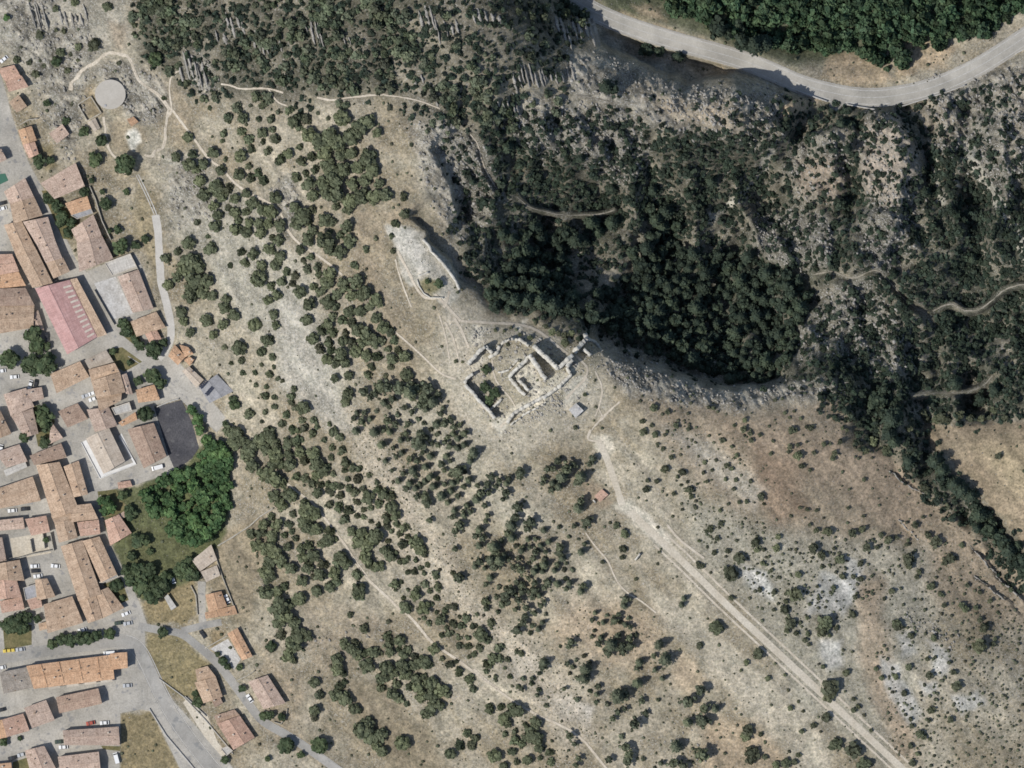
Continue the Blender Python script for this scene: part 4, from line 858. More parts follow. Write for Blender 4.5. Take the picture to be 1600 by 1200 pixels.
wall('garden_wall', TP('R1', '180,770 255,725 340,715'), 1.8, 1.6, 'stone_wall', label='curved garden wall above the bright orange house', cat='wall', ragged=0.05)
wall('garden_wall', TP('R2', '800,290 850,400 910,600 990,770'), 1.8, 1.8, 'stone_wall', label='pale retaining wall behind the garden row of houses', cat='wall', ragged=0.08)
wall('garden_wall', TP('R2', '1160,895 1240,1050 1300,1200 1330,1290'), 1.6, 1.6, 'stone_wall', label='long boundary wall right of the white courtyard shed', cat='wall', ragged=0.05)
wall('garden_wall', TP('R8', '445,640 610,795'), 1.6, 1.2, 'kerb_stone', label='white garden wall in front of the orange tan villa', cat='wall', ragged=0.03)
wall('garden_wall', TP('R8', '600,265 690,215 780,165'), 1.6, 1.5, 'stone_wall', label='wall on the upper side of the pale courtyard', cat='wall', ragged=0.05)
wall('garden_wall', TP('R8', '840,520 930,480 990,440'), 1.6, 1.5, 'stone_wall', label='wall between the pale courtyard and the pinkish grey house', cat='wall', ragged=0.05)
wall('garden_wall', TP('R8', '1245,735 1235,800 1195,855 1140,840'), 1.4, 1.2, 'stone_wall', label='curved garden wall below the pinkish grey house', cat='wall', ragged=0.05)
wall('garden_wall', TP('R8', '165,735 300,950 420,1090 520,1210'), 2.0, 0.8, 'kerb_stone', label='low pale wall between the grass field and main road', cat='wall', ragged=0.03)
wall('garden_wall', TP('R8', '240,500 430,640 600,820 760,1010 820,1090'), 1.6, 0.8, 'kerb_stone', label='low pale wall between the road and the villa yard', cat='wall', ragged=0.03)
wall('garden_wall', TP('R7', '905,540 960,700 1030,880 1085,1025'), 1.5, 1.4, 'stone_wall', label='wall behind the orange courtyard house', cat='wall', ragged=0.05)
wall('garden_wall', TP('R7', '675,770 720,860 735,1030'), 1.8, 1.2, 'stone_wall', label='wall left of the concrete drive to the farm roof', cat='wall', ragged=0.05)
for q_, l_ in (('270,360 290,475', 'left'), ('380,300 400,440', 'middle'), ('450,300 480,460', 'right')):
    wall('courtyard_wall', TP('R5', q_), 1.6, 2.4, 'stone_wall', label=f'{l_} dividing wall of the walled gravel courtyards', cat='wall', group='walls of the gravel courtyards', ragged=0.05)
wall('courtyard_wall', TP('R5', '100,545 290,490 480,455'), 1.6, 2.4, 'stone_wall', label='front wall of the gravel courtyards along the square', cat='wall', ragged=0.05)
wall('courtyard_wall', TP('R3', '840,190 1020,500'), 1.4, 1.8, 'stone_wall', label='street wall of the white courtyard beside the red hall', cat='wall', ragged=0.05)
wall('terrace_wall', TP('R4', '1065,455 1215,715 895,842 725,520'), 1.2, 0.7, 'terrace_white', label='white parapet around the terrace of the beige building', cat='wall', ragged=0.02)
wall('terrace_wall', TP('R4', '1400,205 1500,160 1600,130'), 1.6, 1.2, 'kerb_stone', label='pale wall along the top of the black asphalt court', cat='wall', ragged=0.03)
house('G', '915,300 962,258 1000,292 950,336', 'h', 2.8, 'salmon', 'small reddish brown hut beside the dirt track on the brown terrace', name='hut', cat='hut', chim=0)
wall('ruin_wall', TP('G', '905,325 925,340'), 3.0, 1.6, 'castle_stone', label='broken wall stub below the reddish brown hut', cat='ruin', ragged=0.4)
wall('ruin_wall', TP('G', '1170,700 1200,660'), 3.0, 2.2, 'castle_stone', label='small white ruin wall left of the straight dirt track', cat='ruin', ragged=0.4)
for q_, l_ in (('1403,811 1416,824 1435,843', 'short dark rock ledge below the brown slope'), ('1512,849 1542,881 1562,905 1598,939', 'long dark rock ledge near the right edge'), ('1519,896 1542,916 1570,937', 'second rock ledge parallel below the long dark one'), ('1388,735 1412,756 1446,772', 'rock ledge beside the tree lined gully')):
    wall('rock_ledge', [(a_ + random.gauss(0, 1.1), b_ + random.gauss(0, 1.1)) for a_, b_ in resample(P(q_), 5)], 1.8, 0.5, 'limestone', label=l_, cat='rock', ragged=0.75, step=2)

# ---------------------------------------------------------------- castle ruin
castle = empty('castle_ruin', 820, 600); tag(castle, 'roofless stone castle ruin with broken curtain walls on the hilltop', 'castle')
def cw(name, q_, thick, h0, h1=None, rag=0.3, label=None):
    V, F = wall_mesh([(a + random.gauss(0, .5), b4 + random.gauss(0, .5)) for a, b4 in resample(TP('Z', q_), 6)], thick * random.uniform(1.15, 1.45), h0, h1, ragged=rag * 1.7, step=2.2); V = V - np.array(castle.location)
    o = link(name, mk_mesh(name, V, flip_up(V, F)), 'castle_stone', castle)
    if label: o['label'] = label
cw('curtain_wall', '205,745 300,850 390,950 475,1050', 4.2, 5.5, 6.0, label='straight south west curtain wall')
cw('curtain_wall', '205,745 225,700 285,650', 4.0, 5.0, 6.0)
cw('curtain_wall', '235,570 310,480 392,402', 4.5, 7.0, 7.5, label='tall north west curtain wall')
cw('curtain_wall', '392,402 420,440 450,470', 4.0, 7.0, 4.0); cw('curtain_wall', '420,510 480,470 520,400', 4.0, 2.5, 1.5, 0.4)
cw('inner_wall', '600,682 690,590 790,490', 4.0, 4.0, 6.5); cw('inner_wall', '785,485 860,590 905,660 940,700', 5.0, 8.5, 6.0, label='tall inner wall with the darkest shadow')
cw('inner_wall', '605,690 680,770 740,842', 4.0, 2.5, 2.0); cw('inner_wall', '680,708 730,745 775,800', 3.5, 3.5, 3.0)
cw('inner_wall', '815,395 900,480 970,540 1030,608', 5.0, 7.5, 8.5); cw('inner_wall', '905,485 960,530', 3.5, 4.0, 4.0)
cw('tower_wall', '1030,612 1100,545 1170,482', 5.0, 8.0, 9.0); cw('tower_wall', '1118,590 1165,520', 5.0, 8.5, 8.0); cw('tower_wall', '1120,592 1155,660 1075,740', 3.5, 3.0, 2.0)
cw('curtain_wall', '1070,742 960,830 820,905 650,1000 585,1095', 3.8, 2.6, 3.6, 0.4, 'long south east curtain wall'); cw('curtain_wall', '930,905 800,975 700,1040 610,1110', 2.5, 1.2, 1.6, 0.4)
cw('inner_wall', '540,870 490,925 430,970', 3.0, 1.8); cw('inner_wall', '505,640 600,620 690,520', 2.5, 1.0, 1.2, 0.4)
cw('tower_wall', '1180,465 1230,405 1295,340 1282,285', 4.5, 5.0, 8.0, 0.5, 'broken corner tower above the cliff'); cw('tower_wall', '1295,340 1370,370 1432,450', 4.0, 6.0, 3.5, 0.5); cw('tower_wall', '1265,435 1300,455 1335,490', 4.0, 5.0)
cw('retaining_wall', '600,345 690,350 780,400', 3.5, 3.0, 3.0, 0.5); cw('retaining_wall', '520,385 600,345', 3.0, 2.0, 3.0, 0.5)
wall('terrace_edge_wall', TP('Y', '640,350 720,430 745,500 800,550 900,660 990,780 1060,880 1100,980'), 4.0, 2.6, 'castle_stone', label='long retaining wall on the right edge of the bare rock terrace', cat='wall', ragged=0.35)
wall('ring_wall', TP('Y', '590,810 720,760'), 2.5, 1.2, 'castle_stone', label='short wall above the sunken grassy pit on the rock terrace', cat='wall', ragged=0.2)
wall('ring_wall', TP('Y', '570,850 600,940 660,1030 740,1080 900,1080'), 2.0, 1.0, 'castle_stone', label='curved low wall below the sunken grassy pit', cat='wall', ragged=0.25)
# square concrete tank and round reservoir
def slab(name, poly, h, mat, label, cat):
    cu = sum(p[0] for p in poly) / len(poly); cv = sum(p[1] for p in poly) / len(poly); z0 = min(H(*p) for p in poly) - 0.5; zt = max(H(*p) for p in poly) + h
    r_ = empty(name, cu, cv); tag(r_, label, cat); n = len(poly); zz = r_.location.z
    bt = [(wx(u) - wx(cu), wy(v) - wy(cv)) for u, v in poly]
    V = [(x, y, z0 - zz) for x, y in bt] + [(x, y, zt - zz) for x, y in bt]
    F = [(i, (i + 1) % n, n + (i + 1) % n, n + i) for i in range(n)]; o = pydata('wall', V, F, 'kerb_stone', r_)
    V = [(x * 1.03, y * 1.03, zt - zz + 0.01) for x, y in bt] + [(x * 1.03, y * 1.03, zt - zz + 0.25) for x, y in bt]
    F = [tuple(range(n)), tuple(range(2 * n - 1, n - 1, -1))] + [(i, (i + 1) % n, n + (i + 1) % n, n + i) for i in range(n)]
    c_ = pydata('roof_slab', V, F, mat, r_)
    for me in (o.data, c_.data):
        bmx = bmesh.new(); bmx.from_mesh(me); bmesh.ops.recalc_face_normals(bmx, faces=bmx.faces); bmx.to_mesh(me); bmx.free()
    return r_, zt - zz + 0.25
r_, zt = slab('round_reservoir', [(172.3 + 23.3 * math.cos(k / 40 * 2 * math.pi), 147.5 + 22.5 * math.sin(k / 40 * 2 * math.pi)) for k in range(40)], 0.5, 'reservoir_screed', 'round flat pale concrete reservoir on the rocky knoll', 'reservoir')
v_, f_ = box_geo(((164.5 - 172.3) * S, (147.5 - 165) * S, zt), 0.9, 0.9, 0.35); pydata('hatch', v_, f_, 'metal_trim', r_)
r_, zt = slab('square_tank', TP('Z', '1135,972 1200,915 1266,980 1196,1045'), 2.0, 'white_paving', 'square white concrete tank on the slope below the castle', 'tank')
v_, f_ = box_geo((1.2, 0.8, zt), 0.8, 0.8, 0.25); pydata('hatch', v_, f_, 'metal_trim', r_)
# green garden pool
po = sheet('pool_water', P('-8,273 8,271 13,282 -6,291'), 'pool_water', 0.16, 4); po['kind'] = 'structure'

# ---------------------------------------------------------------- cars and bins
def car_mesh_parts(L_=4.2, W=1.75, Hh=1.45, van=False):
    prof = [(-.5, .35), (-.5, .62), (-.47, .78), (-.28, .88), (-.14, 1.0), (.25, 1.0), (.40, .86), (.5, .80), (.5, .35)] if not van else [(-.5, .3), (-.5, .55), (-.42, .62), (-.32, 1.0), (.49, 1.0), (.5, .95), (.5, .3)]
    body = [(-.5, .22), (-.5, .56), (-.46, .62), (-.22, .66), (.40, .68), (.49, .64), (.5, .56), (.5, .22)] if not van else [(-.5, .18), (-.5, .48), (-.40, .56), (-.30, .97), (.49, .98), (.5, .9), (.5, .18)]
    cab = [(-.23, .655), (-.10, .98), (.22, .98), (.40, .675)] if not van else [(-.405, .555), (-.315, .93), (-.31, .93), (-.395, .555)]
    def ext(pr, w0, w1=None):
        n = len(pr); V = []; zm = max(z for _, z in pr); zn = min(z for _, z in pr); w1 = w0 if w1 is None else w1
        for sgn in (-1, 1):
            for x, z in pr:
                w = w0 + (w1 - w0) * ((z - zn) / (zm - zn)); V.append((x * L_, sgn * w / 2, z * Hh))
        return V, [tuple(range(n))[::-1], tuple(range(n, 2 * n))] + [(i, (i + 1) % n, n + (i + 1) % n, n + i) for i in range(n)]
    glass = ext([(x * 1.0, z) for x, z in cab], W * 0.92, W * 0.76)
    rx = (-.115, .235) if not van else (-.30, -.29)
    roofp = ext([(rx[0], .965), (rx[0] + .02, 1.0), (rx[1] - .02, 1.0), (rx[1], .965)], W * 0.8)
    return ext(body, W, W * 0.96), glass, roofp
def whl(r0=0.31, w=0.2, n=10):
    V = []
    for sgn in (-1, 1): V += [(r0 * math.cos(k / n * 2 * math.pi), sgn * w / 2, r0 * math.sin(k / n * 2 * math.pi)) for k in range(n)]
    return V, [tuple(range(n)), tuple(range(2 * n - 1, n - 1, -1))] + [(k, (k + 1) % n, n + (k + 1) % n, n + k) for k in range(n)]
CARM = {}
def carm(key, geo, mat):
    if key not in CARM:
        me = bpy.data.meshes.new(key); me.from_pydata(geo[0], [], geo[1]); me.update()
        bmx = bmesh.new(); bmx.from_mesh(me); bmesh.ops.recalc_face_normals(bmx, faces=bmx.faces); bmx.to_mesh(me); bmx.free()
        me.materials.append(MATS[mat]); CARM[key] = me
    return CARM[key]
def car(tile, x, y, ang, colr, label, van=False):
    u, v = TP(tile, f'{x},{y}')[0]
    r_ = empty('parked_van' if van else 'parked_car', u, v, H(u, v) + 0.1, math.radians(ang)); tag(r_, label, 'van' if van else 'car', 'cars parked in the town')
    L_, W, Hh = (5.2, 2.0, 2.2) if van else (4.25, 1.78, 1.45)
    bo, gl, rf = car_mesh_parts(L_, W, Hh, van); t = 'van' if van else 'car'
    link('body', carm(t + 'body' + colr, bo, 'paint_' + colr), None, r_)
    link('windows', carm(t + 'glass', gl, 'window_glass'), None, r_)
    if not van: link('roof', carm(t + 'roof' + colr, rf, 'paint_' + colr), None, r_)
    for sx in (-.31, .31):
        for sy in (-1, 1):
            w_ = link('wheel', carm('wheel', whl(), 'tyre_rubber'), None, r_); w_.location = (sx * L_, sy * (W / 2 - .08), 0.31)
CARS = [('R1', 35, 185, 40, 'white', 'white car parked above the topmost salmon roof'), ('R2', 20, 443, 15, 'black', 'dark car beside the pinkish house, left edge'), ('R2', 20, 490, 15, 'white', 'white car just below the dark one, left edge'),
 ('R3', 420, 605, 92, 'black', 'black car parked beside the dark round trees near the hall'), ('R3', 130, 965, 5, 'white', 'white car alone in the parking square'), ('R3', 270, 1035, 75, 'white', 'white car beside a black one on the parking square'), ('R3', 320, 1028, 80, 'black', 'black car beside a white one on the parking square'), ('R3', 12, 912, 10, 'white', 'white car at the left edge of the parking square'),
 ('R3', 822, 1112, 20, 'white', 'upper white car beside the central cluster'), ('R3', 768, 1132, 20, 'silver', 'silver car beside the central cluster'), ('R3', 832, 1162, 20, 'white', 'lower white car beside the central cluster'),
 ('R4', 110, 1130, 5, 'white', 'white car in the lane below the wide mottled roof'), ('R4', 225, 1115, 5, 'black', 'black car in the lane below the wide mottled roof'), ('R4', 8, 580, 80, 'white', 'white car at the left edge of the old town'),
 ('R5', 310, 598, 3, 'white', 'white car, top of three in the car square'), ('R5', 318, 640, 3, 'black', 'black car, middle of three in the car square'), ('R5', 338, 686, 8, 'white', 'white car, lowest of three in the car square'), ('R5', 495, 597, -5, 'white', 'white car alone on the right of the car square'),
 ('R5', 1125, 1022, 22, 'white', 'white car by the wall at the lower junction'), ('R5', 1142, 1108, 10, 'silver', 'silver car in the middle of the lower junction'), ('R5', 1062, 1105, 10, 'green', 'dark green car left of the silver one at the junction'), ('R5', 735, 1166, 15, 'white', 'white car at the end of the street trees'),
 ('R6', 10, 345, 10, 'white', 'white car at the left end of the grey brown roof'), ('R6', 1085, 497, 5, 'silver', 'silver car in the lane right of the orange terrace'), ('R6', 772, 817, 12, 'red', 'red car in the lower street'), ('R6', 890, 815, 5, 'white', 'white car right of the red one in the lower street'),
 ('R6', 505, 977, 5, 'green', 'dark green car left of the long pale row house'), ('R6', 540, 1022, 3, 'white', 'white car below the dark green one'), ('R6', 106, 1115, 15, 'black', 'black car in the bottom left street'), ('R6', 185, 1086, 15, 'silver', 'silver car behind the black one, bottom left street'), ('R6', 10, 705, 15, 'black', 'black car at the left edge of the lower street'),
 ('R6', 172, 190, 8, 'silver', 'silver car beside the yellow recycling bins'), ('R7', 515, 715, -70, 'white', 'white car hidden at the edge of the dark garden trees'), ('R7', 1000, 890, -65, 'white', 'white car in the yard of the orange courtyard house'), ('R8', 585, 155, -55, 'black', 'black car on the grass above the side lane'), ('R8', 950, 657, -55, 'white', 'white car beside the pinkish grey house')]
for c_ in CARS: car(*c_)
car('R4', 1405, 745, 15, 'white', 'white van in front of the brownish red roof', True)
car('R6', 930, 222, 5, 'white', 'white van parked at the end of the orange terrace', True)
car('R6', 990, 1115, -75, 'white', 'white van beside the grass field at the bottom', True)
for k in range(3):
    u, v = TP('R6', f'{40 + k * 36},{203 - k * 4}')[0]; r_ = empty('recycling_bin', u, v, H(u, v) + 0.06, 0.1)
    tag(r_, ['leftmost', 'middle', 'rightmost'][k] + ' of three yellow recycling bins by the road', 'bin', 'yellow recycling bins')
    v_, f_ = box_geo((0, 0, 0), 1.5, 1.5, 1.4); pydata('body', v_, f_, 'paint_yellow', r_)
    Vv = [(-.8, -.8, 1.4), (.8, -.8, 1.4), (.8, .8, 1.4), (-.8, .8, 1.4), (-.5, -.5, 1.75), (.5, -.5, 1.75), (.5, .5, 1.75), (-.5, .5, 1.75)]
    pydata('lid', Vv, [(3, 2, 1, 0), (4, 5, 6, 7), (0, 1, 5, 4), (1, 2, 6, 5), (2, 3, 7, 6), (3, 0, 4, 7)], 'paint_yellow', r_)

# ---------------------------------------------------------------- vegetation
def ico(sub):
    bmx = bmesh.new(); bmesh.ops.create_icosphere(bmx, subdivisions=sub, radius=1.0)
    V = np.array([v.co[:] for v in bmx.verts]); F = np.array([[v.index for v in f.verts] for f in bmx.faces]); bmx.free(); return V, F
ICO1, ICO2 = ico(1), ico(2)
def crown_geo(seed, nleaf=260, lobes=7, flat=0.8, leaf=0.2, star=0.0, core=None, extra=3):
    """unit crown (radius about 1, centre at 0): lumpy inner mass wrapped in outward leaf clumps"""
    r = np.random.default_rng(seed); core = core or ICO2
    cs = [np.array([0, 0, 0.0])]; rs = [0.62]
    for k in range(lobes):
        a = k / lobes * 2 * math.pi + r.uniform(-.5, .5); rad = r.uniform(0.42, 0.68) * (1 + star * r.uniform(-.2, .5)); z = r.uniform(-0.15, 0.45)
        cs.append(np.array([rad * math.cos(a), rad * math.sin(a), z])); rs.append(r.uniform(0.28, 0.44) * (1 - 0.35 * star))
    for k in range(extra): cs.append(np.array([r.uniform(-.3, .3), r.uniform(-.3, .3), r.uniform(.35, .6)])); rs.append(r.uniform(.28, .4))
    Vs = []; Fs = []; Cs = []; n0 = 0
    for c_, q_ in zip(cs, rs):                    # inner mass, tinted darker as painted shade within the crown
        V = core[0] * (q_ * 0.88) * (1 + r.uniform(-.12, .12, (len(core[0]), 1))) + c_
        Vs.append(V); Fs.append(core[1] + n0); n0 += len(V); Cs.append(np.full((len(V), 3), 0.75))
    w = np.array(rs) ** 2; pick = r.choice(len(cs), nleaf, p=w / w.sum())
    d = r.normal(size=(nleaf, 3)); d[:, 2] = np.abs(d[:, 2]) * 0.9 - 0.25; d /= np.linalg.norm(d, axis=1)[:, None]
    C = np.array(cs)[pick]; R = np.array(rs)[pick][:, None]
    pos = C + d * R * r.uniform(0.9, 1.12, (nleaf, 1))
    nrm = d + r.normal(size=(nleaf, 3)) * 0.25; nrm /= np.linalg.norm(nrm, axis=1)[:, None]
    t1 = np.cross(nrm, r.normal(size=(nleaf, 3))); t1 /= np.linalg.norm(t1, axis=1)[:, None]; t2 = np.cross(nrm, t1)
    sz = leaf * r.uniform(0.6, 1.3, (nleaf, 1)); fold = nrm * sz * 0.25
    quad = np.stack([pos - t1 * sz - t2 * sz * .6, pos + t1 * sz * 1.1 - t2 * sz * .5 + fold, pos + t1 * sz * .8 + t2 * sz * .8, pos - t1 * sz * .9 + t2 * sz * .7 + fold], 1).reshape(-1, 3)
    q = np.arange(nleaf * 4).reshape(-1, 4) + n0
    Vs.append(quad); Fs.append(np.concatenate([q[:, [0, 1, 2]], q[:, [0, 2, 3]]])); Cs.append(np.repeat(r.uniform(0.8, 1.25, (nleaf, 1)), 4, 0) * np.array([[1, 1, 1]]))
    V = np.concatenate(Vs); V[:, 2] *= flat
    return V, np.concatenate(Fs), np.concatenate(Cs)
def pine_geo(seed, nleaf=260):
    r = np.random.default_rng(seed); Vs = []; Fs = []; Cs = []; n0 = 0
    for lev in range(5):
        z = -0.5 + lev * 0.42; rad = (1.0 - lev * 0.19); nb = 9 - lev
        for k in range(nb):
            a = (k + r.uniform(-.3, .3)) / nb * 2 * math.pi + lev; l = rad * r.uniform(.7, 1.1)
            c_ = np.array([math.cos(a) * l * .55, math.sin(a) * l * .55, z])
            V = ICO1[0] * np.array([0.42 * l, 0.2, 0.17]) * (1 + r.uniform(-.18, .18, (len(ICO1[0]), 1)))
            V = np.stack([V[:, 0] * math.cos(a) - V[:, 1] * math.sin(a), V[:, 0] * math.sin(a) + V[:, 1] * math.cos(a), V[:, 2] - np.abs(V[:, 0]) * .1], -1) + c_
            Vs.append(V); Fs.append(ICO1[1] + n0); n0 += len(V); Cs.append(np.full((len(V), 3), r.uniform(.75, 1.05)))
    n = nleaf; lev = r.uniform(0, 1, n) ** 1.3; rad = (1.05 - lev * .85) * np.sqrt(r.uniform(.25, 1, n)); a = r.uniform(0, 6.283, n)
    pos = np.stack([rad * np.cos(a), rad * np.sin(a), -0.5 + lev * 2.0 + r.uniform(-.05, .18, n)], -1)
    nrm = np.stack([np.cos(a) * .6, np.sin(a) * .6, np.ones(n)], -1) + r.normal(size=(n, 3)) * .3; nrm /= np.linalg.norm(nrm, axis=1)[:, None]
    t1 = np.stack([np.cos(a), np.sin(a), -0.3 * np.ones(n)], -1); t1 -= nrm * (t1 * nrm).sum(1)[:, None]; t1 /= np.linalg.norm(t1, axis=1)[:, None]; t2 = np.cross(nrm, t1)
    sz = 0.17 * r.uniform(.6, 1.3, (n, 1))
    quad = np.stack([pos - t1 * sz, pos + t2 * sz * .6, pos + t1 * sz * 1.3, pos - t2 * sz * .6], 1).reshape(-1, 3); q = np.arange(n * 4).reshape(-1, 4) + n0
    Vs.append(quad); Fs.append(np.concatenate([q[:, [0, 1, 2]], q[:, [0, 2, 3]]])); Cs.append(np.repeat(r.uniform(.8, 1.25, (n, 1)), 4, 0) * np.ones((1, 3)))
    return np.concatenate(Vs), np.concatenate(Fs), np.concatenate(Cs)
def trunk_geo(seed, limbs=4):
    """unit trunk: from z=-0.15 to z=1 with a few limbs reaching into the crown"""
    r = np.random.default_rng(seed); V = []; F = []
    def tube(a, b4, r0, r1, n=6):
        k = len(V); a = np.array(a); b4 = np.array(b4); d = b4 - a; d = d / np.linalg.norm(d); u = np.cross(d, [0.3, 1, 0.2]); u /= np.linalg.norm(u); w = np.cross(d, u)
        for c_, rr in ((a, r0), ((a + b4) / 2 + r.normal(size=3) * .02, (r0 + r1) / 2), (b4, r1)):
            for i in range(n): t = i / n * 6.2832; V.append(tuple(c_ + (u * math.cos(t) + w * math.sin(t)) * rr))
        for s_ in range(2):
            for i in range(n): F.append((k + s_ * n + i, k + s_ * n + (i + 1) % n, k + (s_ + 1) * n + (i + 1) % n, k + (s_ + 1) * n + i))
    tube((0, 0, -.15), (0.03, 0.02, 1.0), 0.11, 0.05)
    for k in range(limbs):
        a = k / limbs * 6.28 + r.uniform(-.4, .4); z = r.uniform(.35, .7); tube((0.02, 0.01, z), (math.cos(a) * .45, math.sin(a) * .45, z + r.uniform(.2, .4)), .045, .018, 5)
    return V, F
def leaf_mesh(name, geo, mat):
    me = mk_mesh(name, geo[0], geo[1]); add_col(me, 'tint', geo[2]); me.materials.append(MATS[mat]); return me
OAK = [crown_geo(40 + k, 300, 7) for k in range(6)]; LOOSE = [crown_geo(60 + k, 260, 8, 0.75, 0.19, 1.0) for k in range(4)]
SHR = [crown_geo(80 + k, 90, 5, 0.7, 0.26) for k in range(5)]; PIN = [pine_geo(20 + k, 260) for k in range(5)]; SHR_LO = [crown_geo(120 + k, 18, 2, 0.66, 0.42, core=ICO1, extra=1) for k in range(6)]; WOOD = [crown_geo(140 + k, 105, 6, 0.8, 0.27, 0.4, core=ICO1, extra=2) for k in range(7)]
SMALL = []
for k in range(6):
    r = np.random.default_rng(200 + k); V = ICO1[0] * (1 + r.uniform(-.3, .3, (12, 1))); V[:, 2] *= .7; SMALL.append((V, ICO1[1], np.repeat(r.uniform(.75, 1.3, (12, 1)), 3, 1)))
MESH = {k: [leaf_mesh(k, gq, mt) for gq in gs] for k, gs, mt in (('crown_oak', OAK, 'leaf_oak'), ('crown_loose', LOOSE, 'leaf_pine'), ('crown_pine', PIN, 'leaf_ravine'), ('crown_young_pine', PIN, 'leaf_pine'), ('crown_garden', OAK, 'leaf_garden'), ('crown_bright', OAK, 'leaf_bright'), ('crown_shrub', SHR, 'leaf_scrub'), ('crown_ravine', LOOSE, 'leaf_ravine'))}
TRK = []
for k in range(3):
    V, F = trunk_geo(300 + k); me = bpy.data.meshes.new('trunk'); me.from_pydata(V, [], F); me.materials.append(MATS['bark']); TRK.append(me)
def plant(name, u, v, rad, hgt, meshes, clear=0.4, trunk=True):
    """tree or shrub: rad and hgt in metres; the crown sits on the trunk"""
    root = empty(name, u, v, H(u, v) - 0.05, random.uniform(0, 6.28))
    cr = link('crown', random.choice(meshes), None, root)
    ch = hgt * (1 - clear) / 2
    cr.scale = (rad * random.uniform(.92, 1.08), rad * random.uniform(.92, 1.08), ch * 1.15); cr.location = (0, 0, hgt * clear + ch * 0.85)
    t = link('trunk', random.choice(TRK), None, root); t.scale = (rad * .9 if trunk else rad * .6, rad * .9 if trunk else rad * .6, hgt * (clear + .25))
    return root
def TL(tile, s):
    x0, y0, k = TILE[tile]; out = []
    for q in s.split():
        a, b4, c_ = (float(t) for t in q.split(',')); out.append((x0 + a / k, y0 + b4 / k, c_ / k))
    return out
OAKS = TL('B', '''315,20,45 425,30,40 510,45,40 575,10,35 615,70,45 760,40,45 375,90,40 465,100,25 510,130,40 580,125,30 680,110,40 735,125,50 885,95,40 935,150,60 990,110,30 400,150,38 275,190,25 385,215,45 530,180,30 595,190,35 660,195,40 720,200,40 790,210,40 510,235,40 580,255,40 670,255,45 900,200,55 965,190,30 340,280,18 355,355,45 740,285,25 780,305,35 215,315,45 150,370,30 75,415,35 235,430,70
200,480,60 150,530,45 90,580,45 280,470,40 250,560,60 330,560,50 230,640,60 300,630,50 370,650,40 170,750,45 185,810,35 230,880,35 455,670,35 445,725,40 500,770,40 330,800,45 370,890,35 435,830,40 480,460,22 550,375,30 620,390,38 570,445,32 675,460,38 650,545,55 735,585,30 770,645,38 715,680,35 750,765,35 760,835,35 720,360,45 790,400,45 760,455,40 830,500,30 885,525,30 800,560,35 870,575,25 920,360,35 935,430,22 985,405,28 960,480,30 1025,470,30 1030,515,25 1100,510,45 1080,570,45 915,630,50 1000,590,30 1040,625,40 970,705,50 960,800,45 625,830,50 530,970,50 710,925,40 670,1000,38 740,1030,28 445,970,20 550,1055,28 485,1070,16 555,1130,22 635,1130,20 675,1080,16 750,1095,16 725,1140,28 775,1165,18 805,1180,16 1135,1165,35 1220,1145,35 1340,1145,30 1360,1095,28 1450,1150,20
1070,180,50 1120,185,30 1100,245,20 1210,215,45 990,245,40 965,300,45 1070,310,60 1165,270,30 1220,310,55 1165,375,45 1100,365,40 1325,360,25 1255,460,30 1270,560,50 1180,570,45 1200,600,30 1325,630,55 1390,680,45 1300,650,40 1240,650,40 1150,640,35 1090,690,45 1140,720,30 1220,750,45 1290,740,40 1350,720,30 1390,790,45 1430,850,45 1480,870,35 1120,775,30 1175,800,35 1085,825,38 1050,865,35 1120,880,35 1240,820,35 1200,880,25 1270,860,45 1330,890,45 995,920,40 1040,980,35 1095,940,35 1180,930,40 1240,940,35 1310,940,45 1380,930,45 1430,925,30 1500,930,30 1465,980,25 1530,990,30 1110,990,30 1170,1010,45 1260,1000,40 1330,1020,40 1400,1030,35 1490,1040,40 1570,1030,40 1080,1045,40 1140,1070,35 1200,1070,40 1480,1095,25 1580,1150,50 1560,30,30 1570,140,35 1510,200,30 1390,290,18 1485,275,20 1495,370,22''')
OAKS += TL('C', '''625,745,28 715,740,45 600,835,28 590,880,18 705,820,30 750,870,35 815,745,22 840,830,40 895,745,30 905,810,25 845,885,20 1035,760,40 1115,750,35 1335,745,55 375,860,42 300,980,42 405,965,32 530,955,42 470,1025,42 380,1035,48 430,1060,30 575,1065,38 700,980,45 770,935,28 875,945,30 610,995,18 690,1095,45 755,1040,25 765,1110,35 815,1080,30 845,1130,35 450,1130,45 550,1170,55 630,1180,35 470,615,30 540,590,20 325,520,20 370,520,28 225,615,18 840,655,30 800,610,35 1010,690,30 960,990,30 1000,960,40 920,870,35 1070,920,25 1085,1010,35 1050,1110,35 1110,1080,25 940,1010,30
1130,850,60 1200,890,60 1260,850,60 1310,900,60 1390,850,60 1450,800,60 1500,760,50 1560,830,40 1230,960,60 1330,970,50 1400,960,40 1250,1040,60 1290,1110,60 1350,1060,50 1440,1050,50 1500,990,60 1530,1060,50 1480,1130,50 1400,1150,50 1570,1150,40 1220,1150,50 1150,980,35 1170,1060,30 1130,1150,45''')
OAKS += TL('B', '1000,20,50 1080,10,50 1150,20,60 1230,60,60 1300,30,60 1210,110,40 1380,30,60 1450,20,50 1140,90,30')
